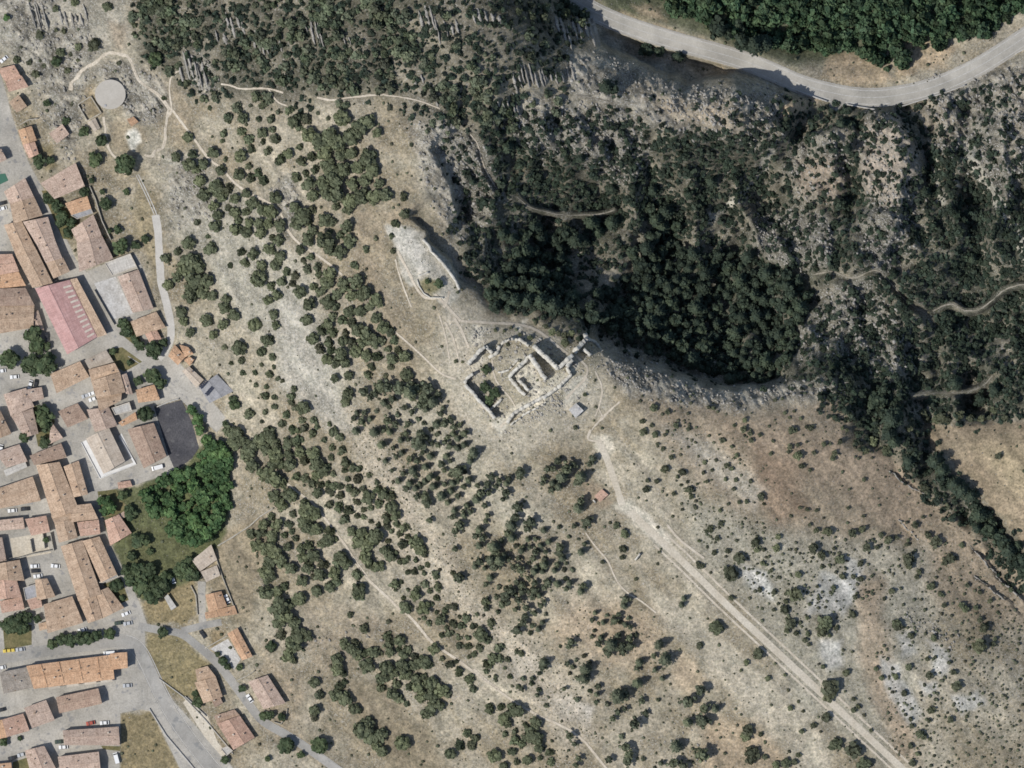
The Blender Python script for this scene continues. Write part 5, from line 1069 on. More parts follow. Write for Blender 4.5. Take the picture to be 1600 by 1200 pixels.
OAKS += TL('E', '''240,5,18 305,15,20 300,75,30 355,85,22 355,140,22 475,30,25 460,75,28 460,115,25 540,150,55 490,150,25 300,175,22 430,190,28 275,235,16 200,185,35 525,225,25 600,225,28 620,265,22 405,250,30 465,285,30 505,295,22 545,275,30 595,305,30 720,300,38 765,335,30 700,250,18 665,350,22 810,60,45 800,110,40 330,285,25 120,310,50 70,300,40 100,370,45 160,360,40 210,400,50 190,450,45 220,510,50 170,420,35 270,350,55 320,310,40 340,350,40 370,380,35 300,410,40 360,450,50 350,500,40 400,510,30 440,370,40 505,350,35 500,380,28 445,440,40 450,500,40 510,430,40 540,480,35 600,440,50 620,500,50 660,540,45 620,570,40 680,520,35 440,530,25 490,580,30 540,590,30 590,620,35 625,680,38 650,630,25 690,630,25 720,560,22 715,400,25 775,415,32 710,460,25 800,490,35 795,540,22 840,525,28 885,530,25 815,595,22 875,595,35 945,570,22 995,615,20 720,640,30 770,640,25 700,670,35 770,695,30 820,650,30 860,675,30 910,660,25 940,710,45 870,740,25 1000,660,30 1040,690,45 1085,700,35 1010,745,30 960,775,22 910,785,20 1080,770,40 1110,820,40 695,755,30 760,770,35 820,790,35 790,845,35 870,825,22 910,830,20 960,860,18 1005,880,20 1060,845,35 1060,890,25 1120,880,25 1170,900,32 1140,935,25 1190,955,22 1065,980,20 1090,920,20
290,560,50 330,590,45 370,600,50 400,620,35 350,700,40 400,760,45 440,690,50 470,700,40 550,745,30 335,830,28 470,810,25 560,800,60 610,810,45 540,860,50 570,900,50 620,910,45 700,920,35 690,980,45 650,1000,30 740,970,20 290,880,40 370,880,45 445,875,30 210,940,35 270,930,45 340,950,45 240,1010,45 420,945,25 465,920,22 490,965,25 440,1020,40 310,1030,50 360,1060,50 400,1110,50 330,1110,50 460,1150,45 520,1030,40 530,1090,40 570,1010,35 600,1070,45 560,1140,35 660,1130,35 770,1080,50 800,1120,45 750,1110,35 300,1180,50 730,1180,40 870,1190,30 840,920,40 900,930,40 880,990,45 940,1010,50 990,950,50 960,970,45 925,1090,45 950,1135,35 1050,1040,45 1085,1080,45 1110,1060,25 1160,1000,35 1170,1110,22 1240,990,45 1270,1040,45 1290,1060,30 1190,1090,20 1240,1100,20 1140,1110,25 1010,1140,40 1310,1130,20 1230,1170,25 1270,1150,20''')
OAKS += TL('F', '''155,85,50 140,190,55 215,180,40 260,140,28 370,110,40 400,30,40 440,85,25 480,70,40 570,65,38 580,115,35 540,145,45 460,170,38 355,225,45 230,280,70 260,330,60 290,260,40 220,370,50 320,370,40 230,450,35 340,440,50 400,455,42 310,510,60 280,580,50 320,610,25 175,525,35 670,320,22 755,405,32 910,365,18 715,75,35 725,165,55 720,210,35 950,130,35 1015,275,45 1130,275,45 1080,200,40 1135,130,28 1200,75,30 1215,145,30 1165,175,22 1205,215,24 1085,160,25 1100,300,25 1180,255,18 1210,305,16 1260,300,25 1320,275,28 1345,90,35 1310,60,20 1160,370,22 1230,355,38 1350,335,15 1395,345,30 1310,380,30 1360,390,28 1440,395,26 1460,320,16 1270,400,18 1290,440,30 1240,450,22 1550,375,26 1480,445,45 1530,475,24 1405,465,20 1350,470,20 1350,515,28 1410,520,26 1475,530,28 1440,570,22 1410,585,16 1560,600,40 1520,630,30 1510,240,30 1520,280,22 1190,535,38 1245,595,20 1290,630,30 1345,680,32 1410,725,35 1435,785,28 1545,905,30 630,505,42 690,540,50 720,580,40 700,500,30 760,560,30 810,560,45 770,640,50 850,560,25 900,460,35 905,510,35 975,480,38 920,555,40 970,540,22 1030,540,30 1000,570,40 1070,580,28 580,600,45 590,660,50 620,690,30 600,770,35 635,740,22 445,750,42 475,820,35 445,915,38 440,960,32 580,830,45 640,850,50 690,910,45 720,920,25 780,1000,55 740,1040,60 800,1090,50 860,1070,50 830,1140,40 990,1120,55 870,1180,40 890,650,50 870,720,50 860,780,35 940,690,40 1000,640,50 1010,700,45 1070,640,40 1130,620,45 1160,640,30 1040,770,30 960,760,35 930,820,50 970,840,35 1020,880,22 1080,720,40 1130,710,28 1100,780,45 1170,750,45 1110,840,45 1180,830,50 1240,800,45 1280,820,30 1230,890,40 1150,940,45 1180,900,40 1400,1060,30 1450,1090,30 1350,1140,35 1430,1140,35 1290,1190,40''')
OAKS += TL('H', '100,830,35 170,820,28 255,840,55 190,890,50 210,920,38 390,915,42 325,930,20 195,990,22 260,970,22 260,1025,35 360,1000,60 400,1020,40 300,1050,28 405,1075,40 240,1095,30 475,1105,28 340,1150,38 415,1135,20 480,1165,28 270,1165,24 130,1130,55 190,1190,40 115,510,30 160,520,28 210,520,22 95,560,25 160,450,35 270,475,20 295,485,25 45,370,45 90,395,28 110,295,28 195,575,14 280,690,18 455,810,18')
YPINES = TL('E', '''915,50,40 955,80,30 985,60,25 1010,20,50 1060,20,45 1090,95,30 1140,30,50 1200,50,50 1250,30,45 1310,30,50 1290,90,45 1340,110,45 1270,130,40 1380,65,32 1410,150,20 1395,185,22 870,180,20 850,215,25 900,235,32 865,295,28 980,300,40 1025,380,32 1060,230,35 1110,250,28 1075,300,25 1190,250,28 1145,350,22 1100,400,22 1050,480,20 1090,540,20 1160,560,25 1130,605,25 1265,310,40 1255,370,60 1190,350,20 1200,620,30 1180,650,28 1265,630,25 1300,700,35 1250,700,28 1310,740,40 1350,640,28 1330,580,28 1400,700,35 1440,740,25 1370,250,30 1420,245,32 1480,270,30 1540,310,28 1500,550,50 1430,450,25 1380,380,25 1340,370,22 1300,520,28 1150,430,25 1200,470,30 1250,480,28 1220,540,30 1280,430,25 1330,450,30 1400,500,25 1450,390,25 1540,380,28 1580,460,25 1440,330,25 1500,400,25 1570,600,25 1540,640,25 1470,620,22 1500,700,25 1560,760,25 1480,790,25 1540,820,20 1510,880,35 1470,830,30 1325,850,22 1485,1030,22''')
YPINES += TL('G', '''160,30,40 140,80,28 270,180,28 245,225,28 320,205,32 300,240,22 380,190,22 365,220,22 360,280,32 345,320,22 205,280,35 180,320,38 255,280,28 455,150,42 450,180,28 130,205,22 120,360,22 95,395,20 140,400,22 75,470,25 45,520,28 250,420,20 235,455,20 195,510,30 220,560,30 170,550,25 195,610,30 45,630,24 65,810,38 440,370,42 420,430,30 395,485,35 375,530,30 515,460,38 500,500,28 685,80,28 620,130,28 600,190,25 655,130,30 785,105,32 740,130,45 715,180,45 690,240,35 645,260,28 655,220,25 830,180,40 810,210,35 590,220,22 905,70,28 885,100,25 830,330,35 815,375,42 870,460,35 855,490,22 815,570,12 855,600,22 830,650,25 755,555,15 630,585,25 700,620,40 695,655,35 580,610,22 545,650,30 500,570,22 460,640,25 470,620,20 510,620,20 560,640,20 400,560,32 425,610,18 335,575,20 285,620,40 300,650,30 350,670,25 320,700,40 270,700,35 290,745,35 240,690,18 195,710,30 170,740,22 230,750,20 410,745,30 380,695,20 440,690,22 455,760,40 540,770,30 555,745,25 600,730,30 590,770,25 530,690,28 610,650,22 665,765,22 685,730,25 715,690,25 740,720,15 725,760,18 265,810,30 240,850,25 315,870,18 620,840,30 605,870,22 685,850,24 760,845,25 740,880,22 845,860,25 830,895,28 395,890,35 360,930,45 340,980,35 430,840,25 465,860,25 460,900,25 540,890,30 530,930,28 570,920,25 440,950,28 490,1000,28 420,1010,20 235,950,22 240,1000,22 600,960,22 580,985,22 540,1030,25 480,1050,28 470,1090,30 430,1140,38 610,1040,14 590,1090,20 565,1130,25 525,1110,18 515,1155,18 1110,945,30 1100,985,28 920,1030,20 900,1075,20 995,1045,14 970,1090,20 1065,1040,25 1040,1080,30 1130,1065,18 1110,1105,20 1140,1120,20 1065,1170,20 960,1180,20 1475,940,20 1460,980,22''')
YPINES += TL('H', '''610,410,35 595,440,28 540,440,12 795,385,20 780,420,28 740,380,16 755,340,15 1010,370,18 975,390,30 860,430,45 840,480,38 930,440,40 900,375,22 930,480,28 980,440,35 440,540,38 430,570,30 410,610,16 370,640,18 360,670,18 405,710,18 400,745,20 300,705,22 310,640,18 585,550,22 640,525,14 620,570,18 600,610,14 690,500,18 725,540,18 700,580,45 690,640,40 655,640,18 565,705,20 650,770,18 725,720,16 775,690,25 770,740,20 765,785,16 1035,540,30 1020,575,22 1160,430,35 1125,500,22 1200,520,40 1135,585,22 1180,640,20 1025,670,35 1050,780,28 1155,775,15 1075,855,22 905,750,55 950,740,35 835,800,18 945,830,22 900,850,25 870,890,22 1005,925,42 925,1000,20 950,1070,38 970,1120,35 960,1160,40 1340,785,52 1420,710,38 1440,830,38 1430,910,50 1340,915,38 1510,830,30 1265,1065,40 1425,1115,52 1250,1170,45 1310,1190,35 600,1000,32 630,1050,25 655,1140,25 640,1180,25 845,1150,28 1060,1145,18 1170,1170,22''')
def rows(zone, ang, across_, step_, r0, r1, lst, keep=0.85):
    c_, s_ = math.cos(math.radians(ang)), math.sin(math.radians(ang)); mx = sum(q[0] for q in zone) / len(zone); my = sum(q[1] for q in zone) / len(zone)
    for i in range(-30, 31):
        for j in range(-40, 41):
            u = mx + c_ * j * step_ - s_ * i * across_ + rng.normal(0, 1.3); v = my + s_ * j * step_ + c_ * i * across_ + rng.normal(0, 1.3)
            if rng.random() < keep and inpoly(np.array([u]), np.array([v]), zone)[0] and all(math.hypot(u - q[0], v - q[1]) > 8.5 for q in lst): lst.append((u, v, rng.uniform(r0, r1)))
rows(P('560,650 600,610 650,585 690,630 720,665 752,705 735,740 790,765 760,800 700,800 650,770 600,710'), 41, 17, 14, 4.2, 6.6, YPINES)
rows(P('745,880 800,830 900,820 905,880 850,960 810,1000 770,950'), 41, 18, 15, 4.0, 6.0, YPINES, 0.6)
rows(P('910,960 990,945 1000,1010 930,1030'), 41, 17, 14, 3.8, 5.5, YPINES, 0.6)
rows(P('600,900 680,880 770,1000 800,1060 760,1080 660,980'), 41, 18, 16, 3.5, 5.6, OAKS, 0.45)
BUSH = TL('I', '''85,150,30 175,175,18 225,262,20 305,280,18 75,258,16 15,235,20 25,300,30 95,315,22 155,320,12 110,375,14 142,405,18 515,350,20 605,445,18 575,390,14 195,460,18 155,530,30 265,550,28 235,580,14 395,555,14 450,540,12 475,475,14 540,510,22 405,490,14 420,610,14 535,595,16 600,600,16 575,530,14 690,610,16 585,655,16 755,705,30 620,740,18 665,735,16 550,750,12 775,750,12 345,775,14 305,660,28 320,705,18 210,685,16 255,632,12 45,605,18 105,610,20 40,660,25 295,612,12 265,785,12 500,790,14 505,870,18 440,905,22 480,965,20 465,1055,20 415,920,14 370,980,12 375,1140,20 120,1050,12 110,1125,12 865,955,22 855,1025,26 720,990,35 730,1040,18 770,1035,16 550,1045,20 620,1085,45 570,1180,45 765,1120,18 1080,1030,35 1170,920,38 1100,915,20 1060,880,15 1325,935,30 1390,910,30 1415,1020,30 1250,1100,28 1140,1070,25 1210,1030,14 1380,1120,20 1505,940,20 1550,970,25 1480,1020,20 820,1165,15 990,1190,25 655,225,18 590,258,14 650,285,25 690,310,18 750,320,18 695,350,20 830,357,12 945,290,25 975,290,16 905,180,14 965,170,12 935,210,12 1005,215,14 820,435,18 985,380,16 935,395,20 930,425,16 985,445,30 1090,430,16 1040,270,14 1070,275,20 1250,360,20 1215,430,22 1205,465,18 1010,515,20 1065,537,14 1370,410,16 1415,420,20 1265,278,14 1295,290,14 1455,360,24 1400,597,14 1150,375,20 1190,375,12 845,100,18 890,90,12 460,150,14 430,145,16 945,825,12 1000,775,16 1045,785,14 1105,790,14 1300,775,14 1395,825,14''')
BUSH += TL('J', '''170,5,35 170,140,20 75,320,55 335,490,48 265,540,22 230,590,14 400,640,20 505,618,14 445,548,10 540,825,20 525,715,12 620,845,12 590,785,12 685,935,20 610,970,18 760,885,40 820,1050,45 940,1090,58 1000,1180,45 795,700,60 775,755,38 885,605,28 745,568,20 570,110,45 505,210,32 545,300,38 520,340,20 575,360,18 350,85,20 760,300,55 740,340,40 825,330,20 660,175,14 650,360,18 630,400,20 655,430,16 645,262,14 810,75,20 945,130,20 930,240,22 985,20,18 715,140,14 510,110,14 435,210,14 440,100,20 510,160,18 710,65,14 870,465,12 785,370,16 965,815,20 935,840,20 935,770,14 1000,870,12 1045,965,14 270,960,38 260,1000,38 300,1110,45 300,1140,40 380,1130,20 355,990,18 590,1120,20 380,1040,12 130,1110,14 450,1180,30 510,1170,40 565,1165,25 1075,578,18 1110,635,18 1200,630,20 1205,300,35 1225,320,25 1290,370,20 1435,385,22 1415,70,25 1170,95,22 1125,140,14 1500,185,18 1480,115,16 1405,620,30 1575,690,42 1250,735,24 1280,570,22 1420,840,28 1540,900,22 1405,905,18 1290,895,16 1290,1065,20 1300,935,20 1350,985,30 1375,1005,20 1335,1110,16 1300,1170,25 1395,520,20 1530,540,16 1560,600,22''')
BUSH += TL('K', '''410,190,22 470,240,32 540,215,25 620,270,20 635,235,18 690,110,38 800,195,35 860,250,60 1085,275,28 630,395,60 640,450,35 985,380,45 940,420,35 60,390,30 85,540,28 175,535,24 240,440,22 240,560,24 550,950,40 655,1030,30 850,1050,28 1220,1120,70 1230,670,24 895,685,22 935,780,24 835,620,35 1130,610,24 1080,780,30 1110,810,35 1230,900,28 1265,965,40 1200,800,22 1315,740,24 1490,650,25 1360,1060,20 1340,1100,25 725,500,30 710,540,28 435,725,20 490,655,22 760,45,20''')
BUSH += TL('M', '915,290,50 870,295,40 960,300,40 1060,265,42 1150,295,35 1240,295,40 1315,285,25 1445,285,32 1390,600,38 760,240,40 790,290,30 660,320,45 705,425,22 640,370,30 340,480,40 450,555,40 770,870,40 965,1030,28 1350,220,40')
BUSH += TL('G', '1050,485,25 1105,535,28 1095,630,28 1090,685,18 1175,820,14 965,715,16 1590,740,18 1560,720,14') + TL('H', '1410,435,28')
BUSH += TL('A', '700,950,1 440,920,55 690,780,65 755,660,55 500,430,70 840,880,55 370,780,50 205,750,50 1170,560,80 890,680,30 980,590,45 970,750,25 800,385,40 700,380,30 1340,80,60 1480,790,40 550,820,40 930,30,60 690,110,45')
RPINES = TL('N', '''500,340,45 560,370,45 640,350,45 700,300,55 740,370,50 830,380,50 890,330,60 960,380,60 1010,390,40 860,430,40 640,450,60 590,480,50 700,460,50 780,490,50 860,500,50 540,560,60 620,560,60 700,580,60 760,600,55 840,610,50 900,560,45 470,640,50 540,650,55 620,650,60 700,680,60 780,680,60 850,700,50 930,740,60 890,650,40 420,720,45 500,740,60 580,760,55 660,760,60 740,760,60 820,790,60 900,800,55 450,800,50 540,810,40 960,830,50 1060,270,50 1190,270,55 1100,330,45 1050,800,45 1090,720,45 1160,720,55 1230,770,40 1060,860,60 1130,870,60 1200,840,60 1270,840,60 1330,760,55 1340,860,60 1410,800,60 1480,830,60 1560,780,60 1420,900,60 1500,920,60 1580,880,60 1180,930,50 1270,930,55 1350,960,50 1440,990,50 1530,1000,55 1400,680,40 1450,720,50 1540,680,50 1330,620,40 1300,680,30 1360,540,60 1450,560,50 1540,560,60 1310,460,50 1400,430,50 1490,450,50 1440,370,55 1540,400,60 1500,300,50 1590,300,50 1460,250,50 1420,180,45 1520,200,50 1270,620,28''')
RPINES += TL('M', '860,640,80 700,580,60 640,640,70 500,300,90 430,250,60 370,130,90 420,60,60 540,250,60 480,420,60 520,480,50 920,720,70 900,790,60 1020,830,70 1080,880,70 1160,930,60 1190,1010,50 1230,1090,70 1300,1080,50 1330,1150,45 1240,130,70') + TL('K', '1210,130,50 1300,160,70 1370,190,70 1420,250,70 1480,320,70 1550,280,45 1540,430,60 1590,400,60 1590,500,60')
RPINES += TL('Q', '575,340,55 670,360,48 800,390,40 1080,200,75 1250,300,80 1330,310,70 1400,300,60 1210,180,60 60,80,55 140,110,50 10,20,50 300,600,55 350,620,45')
RPINES += [(a + rng.uniform(-6, 6), b4 + rng.uniform(-6, 6), rng.uniform(5, 11)) for a, b4 in P('720,250 735,290 760,320 790,235 815,255 840,280 870,290 905,250 930,265 955,300 985,310 1015,295 1040,270 1070,240 1080,300 1110,280 1140,250 1165,215 1230,200 1330,230 1335,290 1320,190 1310,320 1450,300 1460,350 1480,330 1500,360 1520,400 1450,420 1420,470 1440,530 1480,510 1520,540 1560,500 1300,480 1330,450 1290,440 1280,620 1320,640 1350,620 1420,620 1490,600 1560,610')]
# fill the dense pine slope right of the castle
zone = P('1000,380 1080,395 1130,395 1170,400 1260,440 1262,500 1230,560 1200,598 1140,596 1060,566 985,530 950,500 1000,440')
X = rng.uniform(940, 1280, 4000); Y = rng.uniform(370, 610, 4000)
inz = inpoly(X, Y, zone)
for a, b4, ok in zip(X, Y, inz):
    if ok:
        rr = rng.uniform(6, 15)
        if all(math.hypot(q[0] - a, q[1] - b4) > (q[2] + rr) * 0.62 for q in RPINES) and len(RPINES) < 330: RPINES.append((a, b4, rr))
BUSH += TL('Z', '840,195,20 930,230,25 990,280,35 1100,310,40 1100,370,40 1040,290,30 790,330,25 590,390,18 480,260,20 1160,290,30 130,540,22 185,545,15 1370,710,15 1280,840,20 1380,950,16 1195,1130,25 1360,1070,12 700,300,22 620,240,18 560,270,16')
GARD = TL('R1', '345,1100,75 450,1090,40 900,910,60 850,1080,70 1120,1120,110 1380,190,70 590,740,40 745,830,55 420,580,40 500,205,45')
GARD += TL('R2', '945,455,60 915,340,30 430,400,55 500,470,60 560,560,60 640,620,55 540,620,50 600,700,50 750,340,50 1130,340,32 820,240,30 980,690,30 1050,680,40 1080,830,70 1210,820,40 1300,760,50')
GARD += TL('R3', '290,590,90 330,690,70 420,690,40 80,800,95 300,850,100 400,850,90 440,810,60 240,860,60 1100,490,50 1130,560,60 1200,620,50 1250,680,50 1380,720,85 1460,660,45 1010,740,35 1155,840,30 1370,960,80 1430,1020,60 1230,1000,40')
GARD += TL('R4', '390,300,85 420,370,70 380,240,60 400,520,60 215,470,50 1290,265,80 1090,990,50 1150,1110,45')
GARD += TL('R5', '1030,770,65 840,770,45 330,1070,40 150,1110,100 230,1060,60 60,1130,70 200,1150,80 410,360,30 1090,880,30 1450,1180,45')
GARD += TL('R6', '440,140,50 530,110,55 600,110,65 680,100,70 740,90,60 820,70,50 940,60,60 30,980,40 170,945,25')
GARD += TL('R7', '140,700,90 250,780,100 330,860,90 400,790,90 300,650,80 200,640,80 450,700,70 640,620,90 680,680,80 730,680,50 590,650,70 150,510,50 200,370,65 260,370,50 310,470,40 100,640,60 860,340,50 130,130,60')
GARD += TL('R8', '270,145,42 700,310,25 740,360,38 780,410,35 870,415,30 890,580,35 1060,790,40 1110,790,35 1200,800,40 1240,1020,60 1500,1030,70 760,1140,35 1350,1100,30 550,690,45 530,620,30 1090,1130,25 1120,250,45')
GARD += TL('S3', '1150,1150,60') + TL('E', '105,135,38 45,250,25') + TL('Y', '850,900,60 700,880,40') + TL('Z', '400,610,45 390,770,50 470,820,45 430,890,50')
BRIGHT = []
zone = P('218,768 262,742 300,728 318,700 330,690 345,690 362,718 358,790 335,830 312,850 280,846 255,820 232,795')
for _ in range(900):
    a, b4 = rng.uniform(215, 365), rng.uniform(640, 855)
    if inpoly(np.array([a]), np.array([b4]), zone)[0] and all(math.hypot(a - q[0], b4 - q[1]) > q[2] * .78 + 1.5 for q in BRIGHT): BRIGHT.append((a, b4, rng.choice([rng.uniform(4, 8), rng.uniform(8, 13)])))
BRIGHT += TL('R4', '900,1040,40 960,1060,55 1000,1110,50 940,1130,50') + [(300, 640, 9), (309, 656, 10), (312, 672, 9), (322, 688, 10), (330, 700, 10)] + TL('A', '80,220,50')
# planting: zones give every tree its description
ORD = 'first second third fourth fifth sixth seventh eighth ninth tenth eleventh twelfth thirteenth fourteenth fifteenth sixteenth seventeenth eighteenth nineteenth twentieth'.split()
ANCH = {'oak': [(285, 440, 'clump beside the pale concrete lane'), (330, 530, 'scatter above the solar panel shed'), (290, 245, 'slope right of the white gravel circle'), (400, 210, 'terraced slope under the upper wood'), (360, 320, 'grove along the upper footpath'), (430, 350, 'grove left of the white gully'), (540, 250, 'dense wood in the hollow'), (530, 370, 'grove left of the rock terrace'), (440, 430, 'middle of the pale rocky slope'), (545, 470, 'grove below the rock terrace'), (575, 545, 'lower end of the terrace grove'), (420, 570, 'bare slope above the hill road end'), (390, 690, 'belt above the bright green wood'), (480, 700, 'middle hillside grove'), (560, 760, 'right edge of the hillside grove'), (440, 790, 'strip along the lower footpath'), (420, 860, 'grove right of the dry stone wall'), (500, 870, 'grove left of the lower footpath'), (590, 860, 'slope right of the lower footpath'), (440, 970, 'clump above the pinkish grey house'), (640, 920, 'belt of small trees right of the path'), (560, 930, 'open slope by the footpath bend'), (560, 1020, 'upper part of the round grove'), (640, 1060, 'lower part of the round grove'), (500, 1090, 'row above the side lane'), (580, 1150, 'big trees at the bottom edge'), (720, 1000, 'pale slope above the footpath'), (760, 1080, 'footpath side near the bottom'), (830, 1170, 'bottom edge grove below the footpath')],
 'pine': [(600, 620, 'upper left of the slanting grove'), (660, 640, 'slanting grove under the curtain wall'), (640, 740, 'left side of the slanting grove'), (710, 720, 'right side of the slanting grove'), (700, 800, 'lower end of the slanting grove'), (770, 760, 'loose group right of the slanting grove'), (880, 740, 'group left of the dirt track'), (905, 800, 'pair of places below the brown terrace'), (790, 860, 'upper part of the lower pine grove'), (860, 870, 'right edge of the lower pine grove'), (800, 940, 'middle of the lower pine grove'), (840, 990, 'lower end of the lower pine grove'), (960, 980, 'small grove on orange ground'), (900, 1040, 'group left of the small grove'), (1040, 1030, 'group beside the orange bare patch'), (970, 1110, 'group near the white scree'), (1090, 1110, 'large trees left of the straight track'), (910, 1180, 'bottom edge left of the straight track')],
 'bush': [(1030, 680, 'slope right of the dirt track head'), (1130, 700, 'pale stony slope below the cliff'), (1230, 680, 'brown slope below the cliff'), (1330, 690, 'upper end of the brown slope'), (1100, 800, 'slope above the straight track'), (1200, 860, 'scrubby slope with white scree'), (1290, 850, 'dark scrub in the middle slope'), (1380, 850, 'scrub left of the rock ledges'), (1460, 860, 'scrub among the rock ledges'), (1550, 900, 'ledges near the right edge'), (1500, 660, 'row along the top of the brown field'), (1250, 960, 'white scree right of the track'), (1290, 1060, 'scree end beside the straight track'), (1400, 960, 'slope between the two scree fields'), (1440, 1060, 'right hand scree field'), (1530, 1000, 'boulder slope near the right edge'), (1400, 1160, 'bottom edge right of the track'), (1150, 1010, 'track side near the big round bush'), (1180, 1120, 'slope left of the straight track'), (1280, 1160, 'bottom edge left of the track'), (90, 80, 'rocky knoll in the upper left corner'), (980, 850, 'track side below the pale lay-by'), (860, 520, 'dark scrub between castle and pine stand'), (920, 630, 'slope around the square white tank')],
 'rpine': [(800, 370, 'upper ravine pine stand'), (820, 440, 'middle ravine pine stand'), (870, 470, 'lower ravine pine stand'), (950, 350, 'ravine edge by the footpath'), (970, 490, 'pine slope above the castle cliff'), (1040, 430, 'pine slope centre'), (1030, 350, 'upper pine slope'), (1050, 520, 'pine slope under the cliff'), (1150, 430, 'right pine slope, upper part'), (1130, 510, 'right pine slope, lower part'), (1180, 560, 'foot of the right pine slope'), (1110, 575, 'cliff foot right of the castle'), (1230, 500, 'right end of the pine slope'), (1390, 640, 'gully belt above the brown field'), (1460, 720, 'gully belt left of the brown field'), (1540, 820, 'lower gully belt'), (1590, 890, 'gully belt at the right edge'), (1050, 90, 'shaded foot of the road cliff'), (1150, 60, 'road side of the river wood'), (940, 130, 'rocky top above the road cliff'), (760, 280, 'rocky gully under the upper footpath'), (900, 270, 'upper ravine scrub'), (1080, 270, 'gully below the road cliff'), (1300, 240, 'gully between the two rock ribs'), (1470, 350, 'scrubby slope right of the tall rib'), (1450, 510, 'scrubby bowl under the winding path'), (1330, 610, 'cliff end above the gully belt')],
 'garden': [(60, 250, 'gardens along the upper left street'), (180, 230, 'slope between street and gravel circle'), (110, 330, 'gardens around the orange house'), (200, 380, 'slope behind the garden row'), (50, 560, 'square beside the red hall'), (230, 540, 'garden of the hipped villa'), (240, 590, 'yards by the hill road'), (70, 660, 'old town courtyards'), (200, 790, 'edge of the green wood'), (220, 880, 'dark wood by the main street'), (300, 890, 'clump by the farm roof'), (30, 970, 'big tree clump at the left edge'), (110, 1000, 'street tree row beside the road'), (350, 1030, 'pale courtyard and villa gardens'), (430, 1140, 'lower end of the side lane'), (180, 940, 'tan terrace back yards'), (770, 600, 'castle courtyard'), (680, 440, 'sunken pit on the rock terrace'), (370, 630, 'end of the hill road')],
 'bright': [(255, 780, 'left part of the bright green wood'), (330, 760, 'right part of the bright green wood'), (300, 835, 'lower part of the bright green wood'), (310, 665, 'hedge right of the asphalt court'), (170, 790, 'grass corner by the main street')]}
def zone_of(kind, u, v): return min(ANCH[kind], key=lambda a: (a[0] - u) ** 2 + (a[1] - v) ** 2)[2]
LEFT = []
def grow(kind, lst, name, noun, cat, meshes, hf, clear, limit=300, sizes=(0.33, 0.72)):
    lst = sorted(lst, key=lambda q: -q[2]); lst = [q for q in lst if q[2] > 1.2]
    inview = [q for q in lst if -8 < q[0] < 1608 and -8 < q[1] < 1208]; keep = inview[:limit]; LEFT.append((kind, inview[limit:]))
    rs_ = sorted(q[2] for q in keep); a, b4 = rs_[int(len(rs_) * sizes[0])], rs_[int(len(rs_) * sizes[1])]
    groups = {}
    for u, v, r_ in keep:
        sz = 'small' if r_ < a else 'large' if r_ > b4 else 'medium'
        groups.setdefault((sz, zone_of(kind, u, v)), []).append((u, v, r_))
    for (sz, zn), mem in groups.items():
        mem.sort()
        for k, (u, v, r_) in enumerate(mem):
            rm = r_ * S * (0.94 if kind in ('oak', 'pine') else 1.0) * random.uniform(.9, 1.1)
            o = plant(name, u, v, rm, rm * hf * random.uniform(.85, 1.15) + 0.4, meshes if not callable(meshes) else meshes(), clear)
            lb = f'{sz} {noun}, {zn}' if len(mem) == 1 else f'{ORD[k]} from left, {sz} {noun}, {zn}' if len(mem) <= 20 else f'{sz} {noun} in the {zn}'
            tag(o, lb, cat, f'{noun}s, {zn}')
grow('oak', OAKS, 'oak_tree', 'round grey green oak', 'tree', MESH['crown_oak'], 1.75, 0.12)
grow('pine', YPINES, 'pine_tree', 'dark young pine', 'tree', MESH['crown_loose'] + MESH['crown_young_pine'][:2], 3.1, 0.25)
grow('bush', BUSH, 'juniper_bush', 'dark juniper bush', 'bush', MESH['crown_shrub'] + MESH['crown_oak'][:2], 1.5, 0.05)
grow('rpine', RPINES, 'ravine_pine', 'tall ravine pine', 'tree', MESH['crown_pine'][:3] + MESH['crown_ravine'], 2.3, 0.2)
grow('garden', GARD, 'garden_tree', 'green garden tree', 'tree', MESH['crown_garden'], 1.8, 0.2)
grow('bright', BRIGHT, 'poplar_tree', 'bright green leafy tree', 'tree', MESH['crown_bright'], 2.2, 0.25)

# ---------------------------------------------------------------- uncountable vegetation and stones (stuff)
def merge(name, variants, pl, mat, tint=None, sink=0.15, lean=None):
    """pl: array u, v, rx, rz_height, rot"""
    if not len(pl): return None
    pl = np.asarray(pl); Vs = []; Fs = []; Cs = []; n0 = 0; z = Hs(pl[:, 0], pl[:, 1]); which = rng.integers(0, len(variants), len(pl))
    for k, (V, F, C) in enumerate(variants):
        q = np.where(which == k)[0]
        if not len(q): continue
        c, s = np.cos(pl[q, 4]), np.sin(pl[q, 4]); rx = pl[q, 2]
        X = (V[None, :, 0] * c[:, None] - V[None, :, 1] * s[:, None]) * rx[:, None] + wx(pl[q, 0])[:, None]
        Y = (V[None, :, 0] * s[:, None] + V[None, :, 1] * c[:, None]) * rx[:, None] + wy(pl[q, 1])[:, None]
        Z = V[None, :, 2] * pl[q, 3][:, None] + z[q][:, None] + (pl[q, 3] * (0.55 - sink))[:, None]
        n = len(V); Vs.append(np.stack([X, Y, Z], -1).reshape(-1, 3)); Fs.append((F[None] + (np.arange(len(q)) * n)[:, None, None] + n0).reshape(-1, 3)); n0 += n * len(q)
        t = rng.uniform(.62, 1.45, (len(q), 1, 1)) * np.array([1, 1, 1]) + rng.uniform(-.05, .05, (len(q), 1, 3))
        Cs.append((C[None] * t).reshape(-1, 3))
    me = mk_mesh(name, np.concatenate(Vs), np.concatenate(Fs)); add_col(me, 'tint', np.concatenate(Cs)); return link(name, me, mat)
GI = lambda A, u, v: A[np.clip(((v - GY0) / ST).astype(int), 0, len(gy) - 1), np.clip(((u - GX0) / ST).astype(int), 0, len(gx) - 1)]
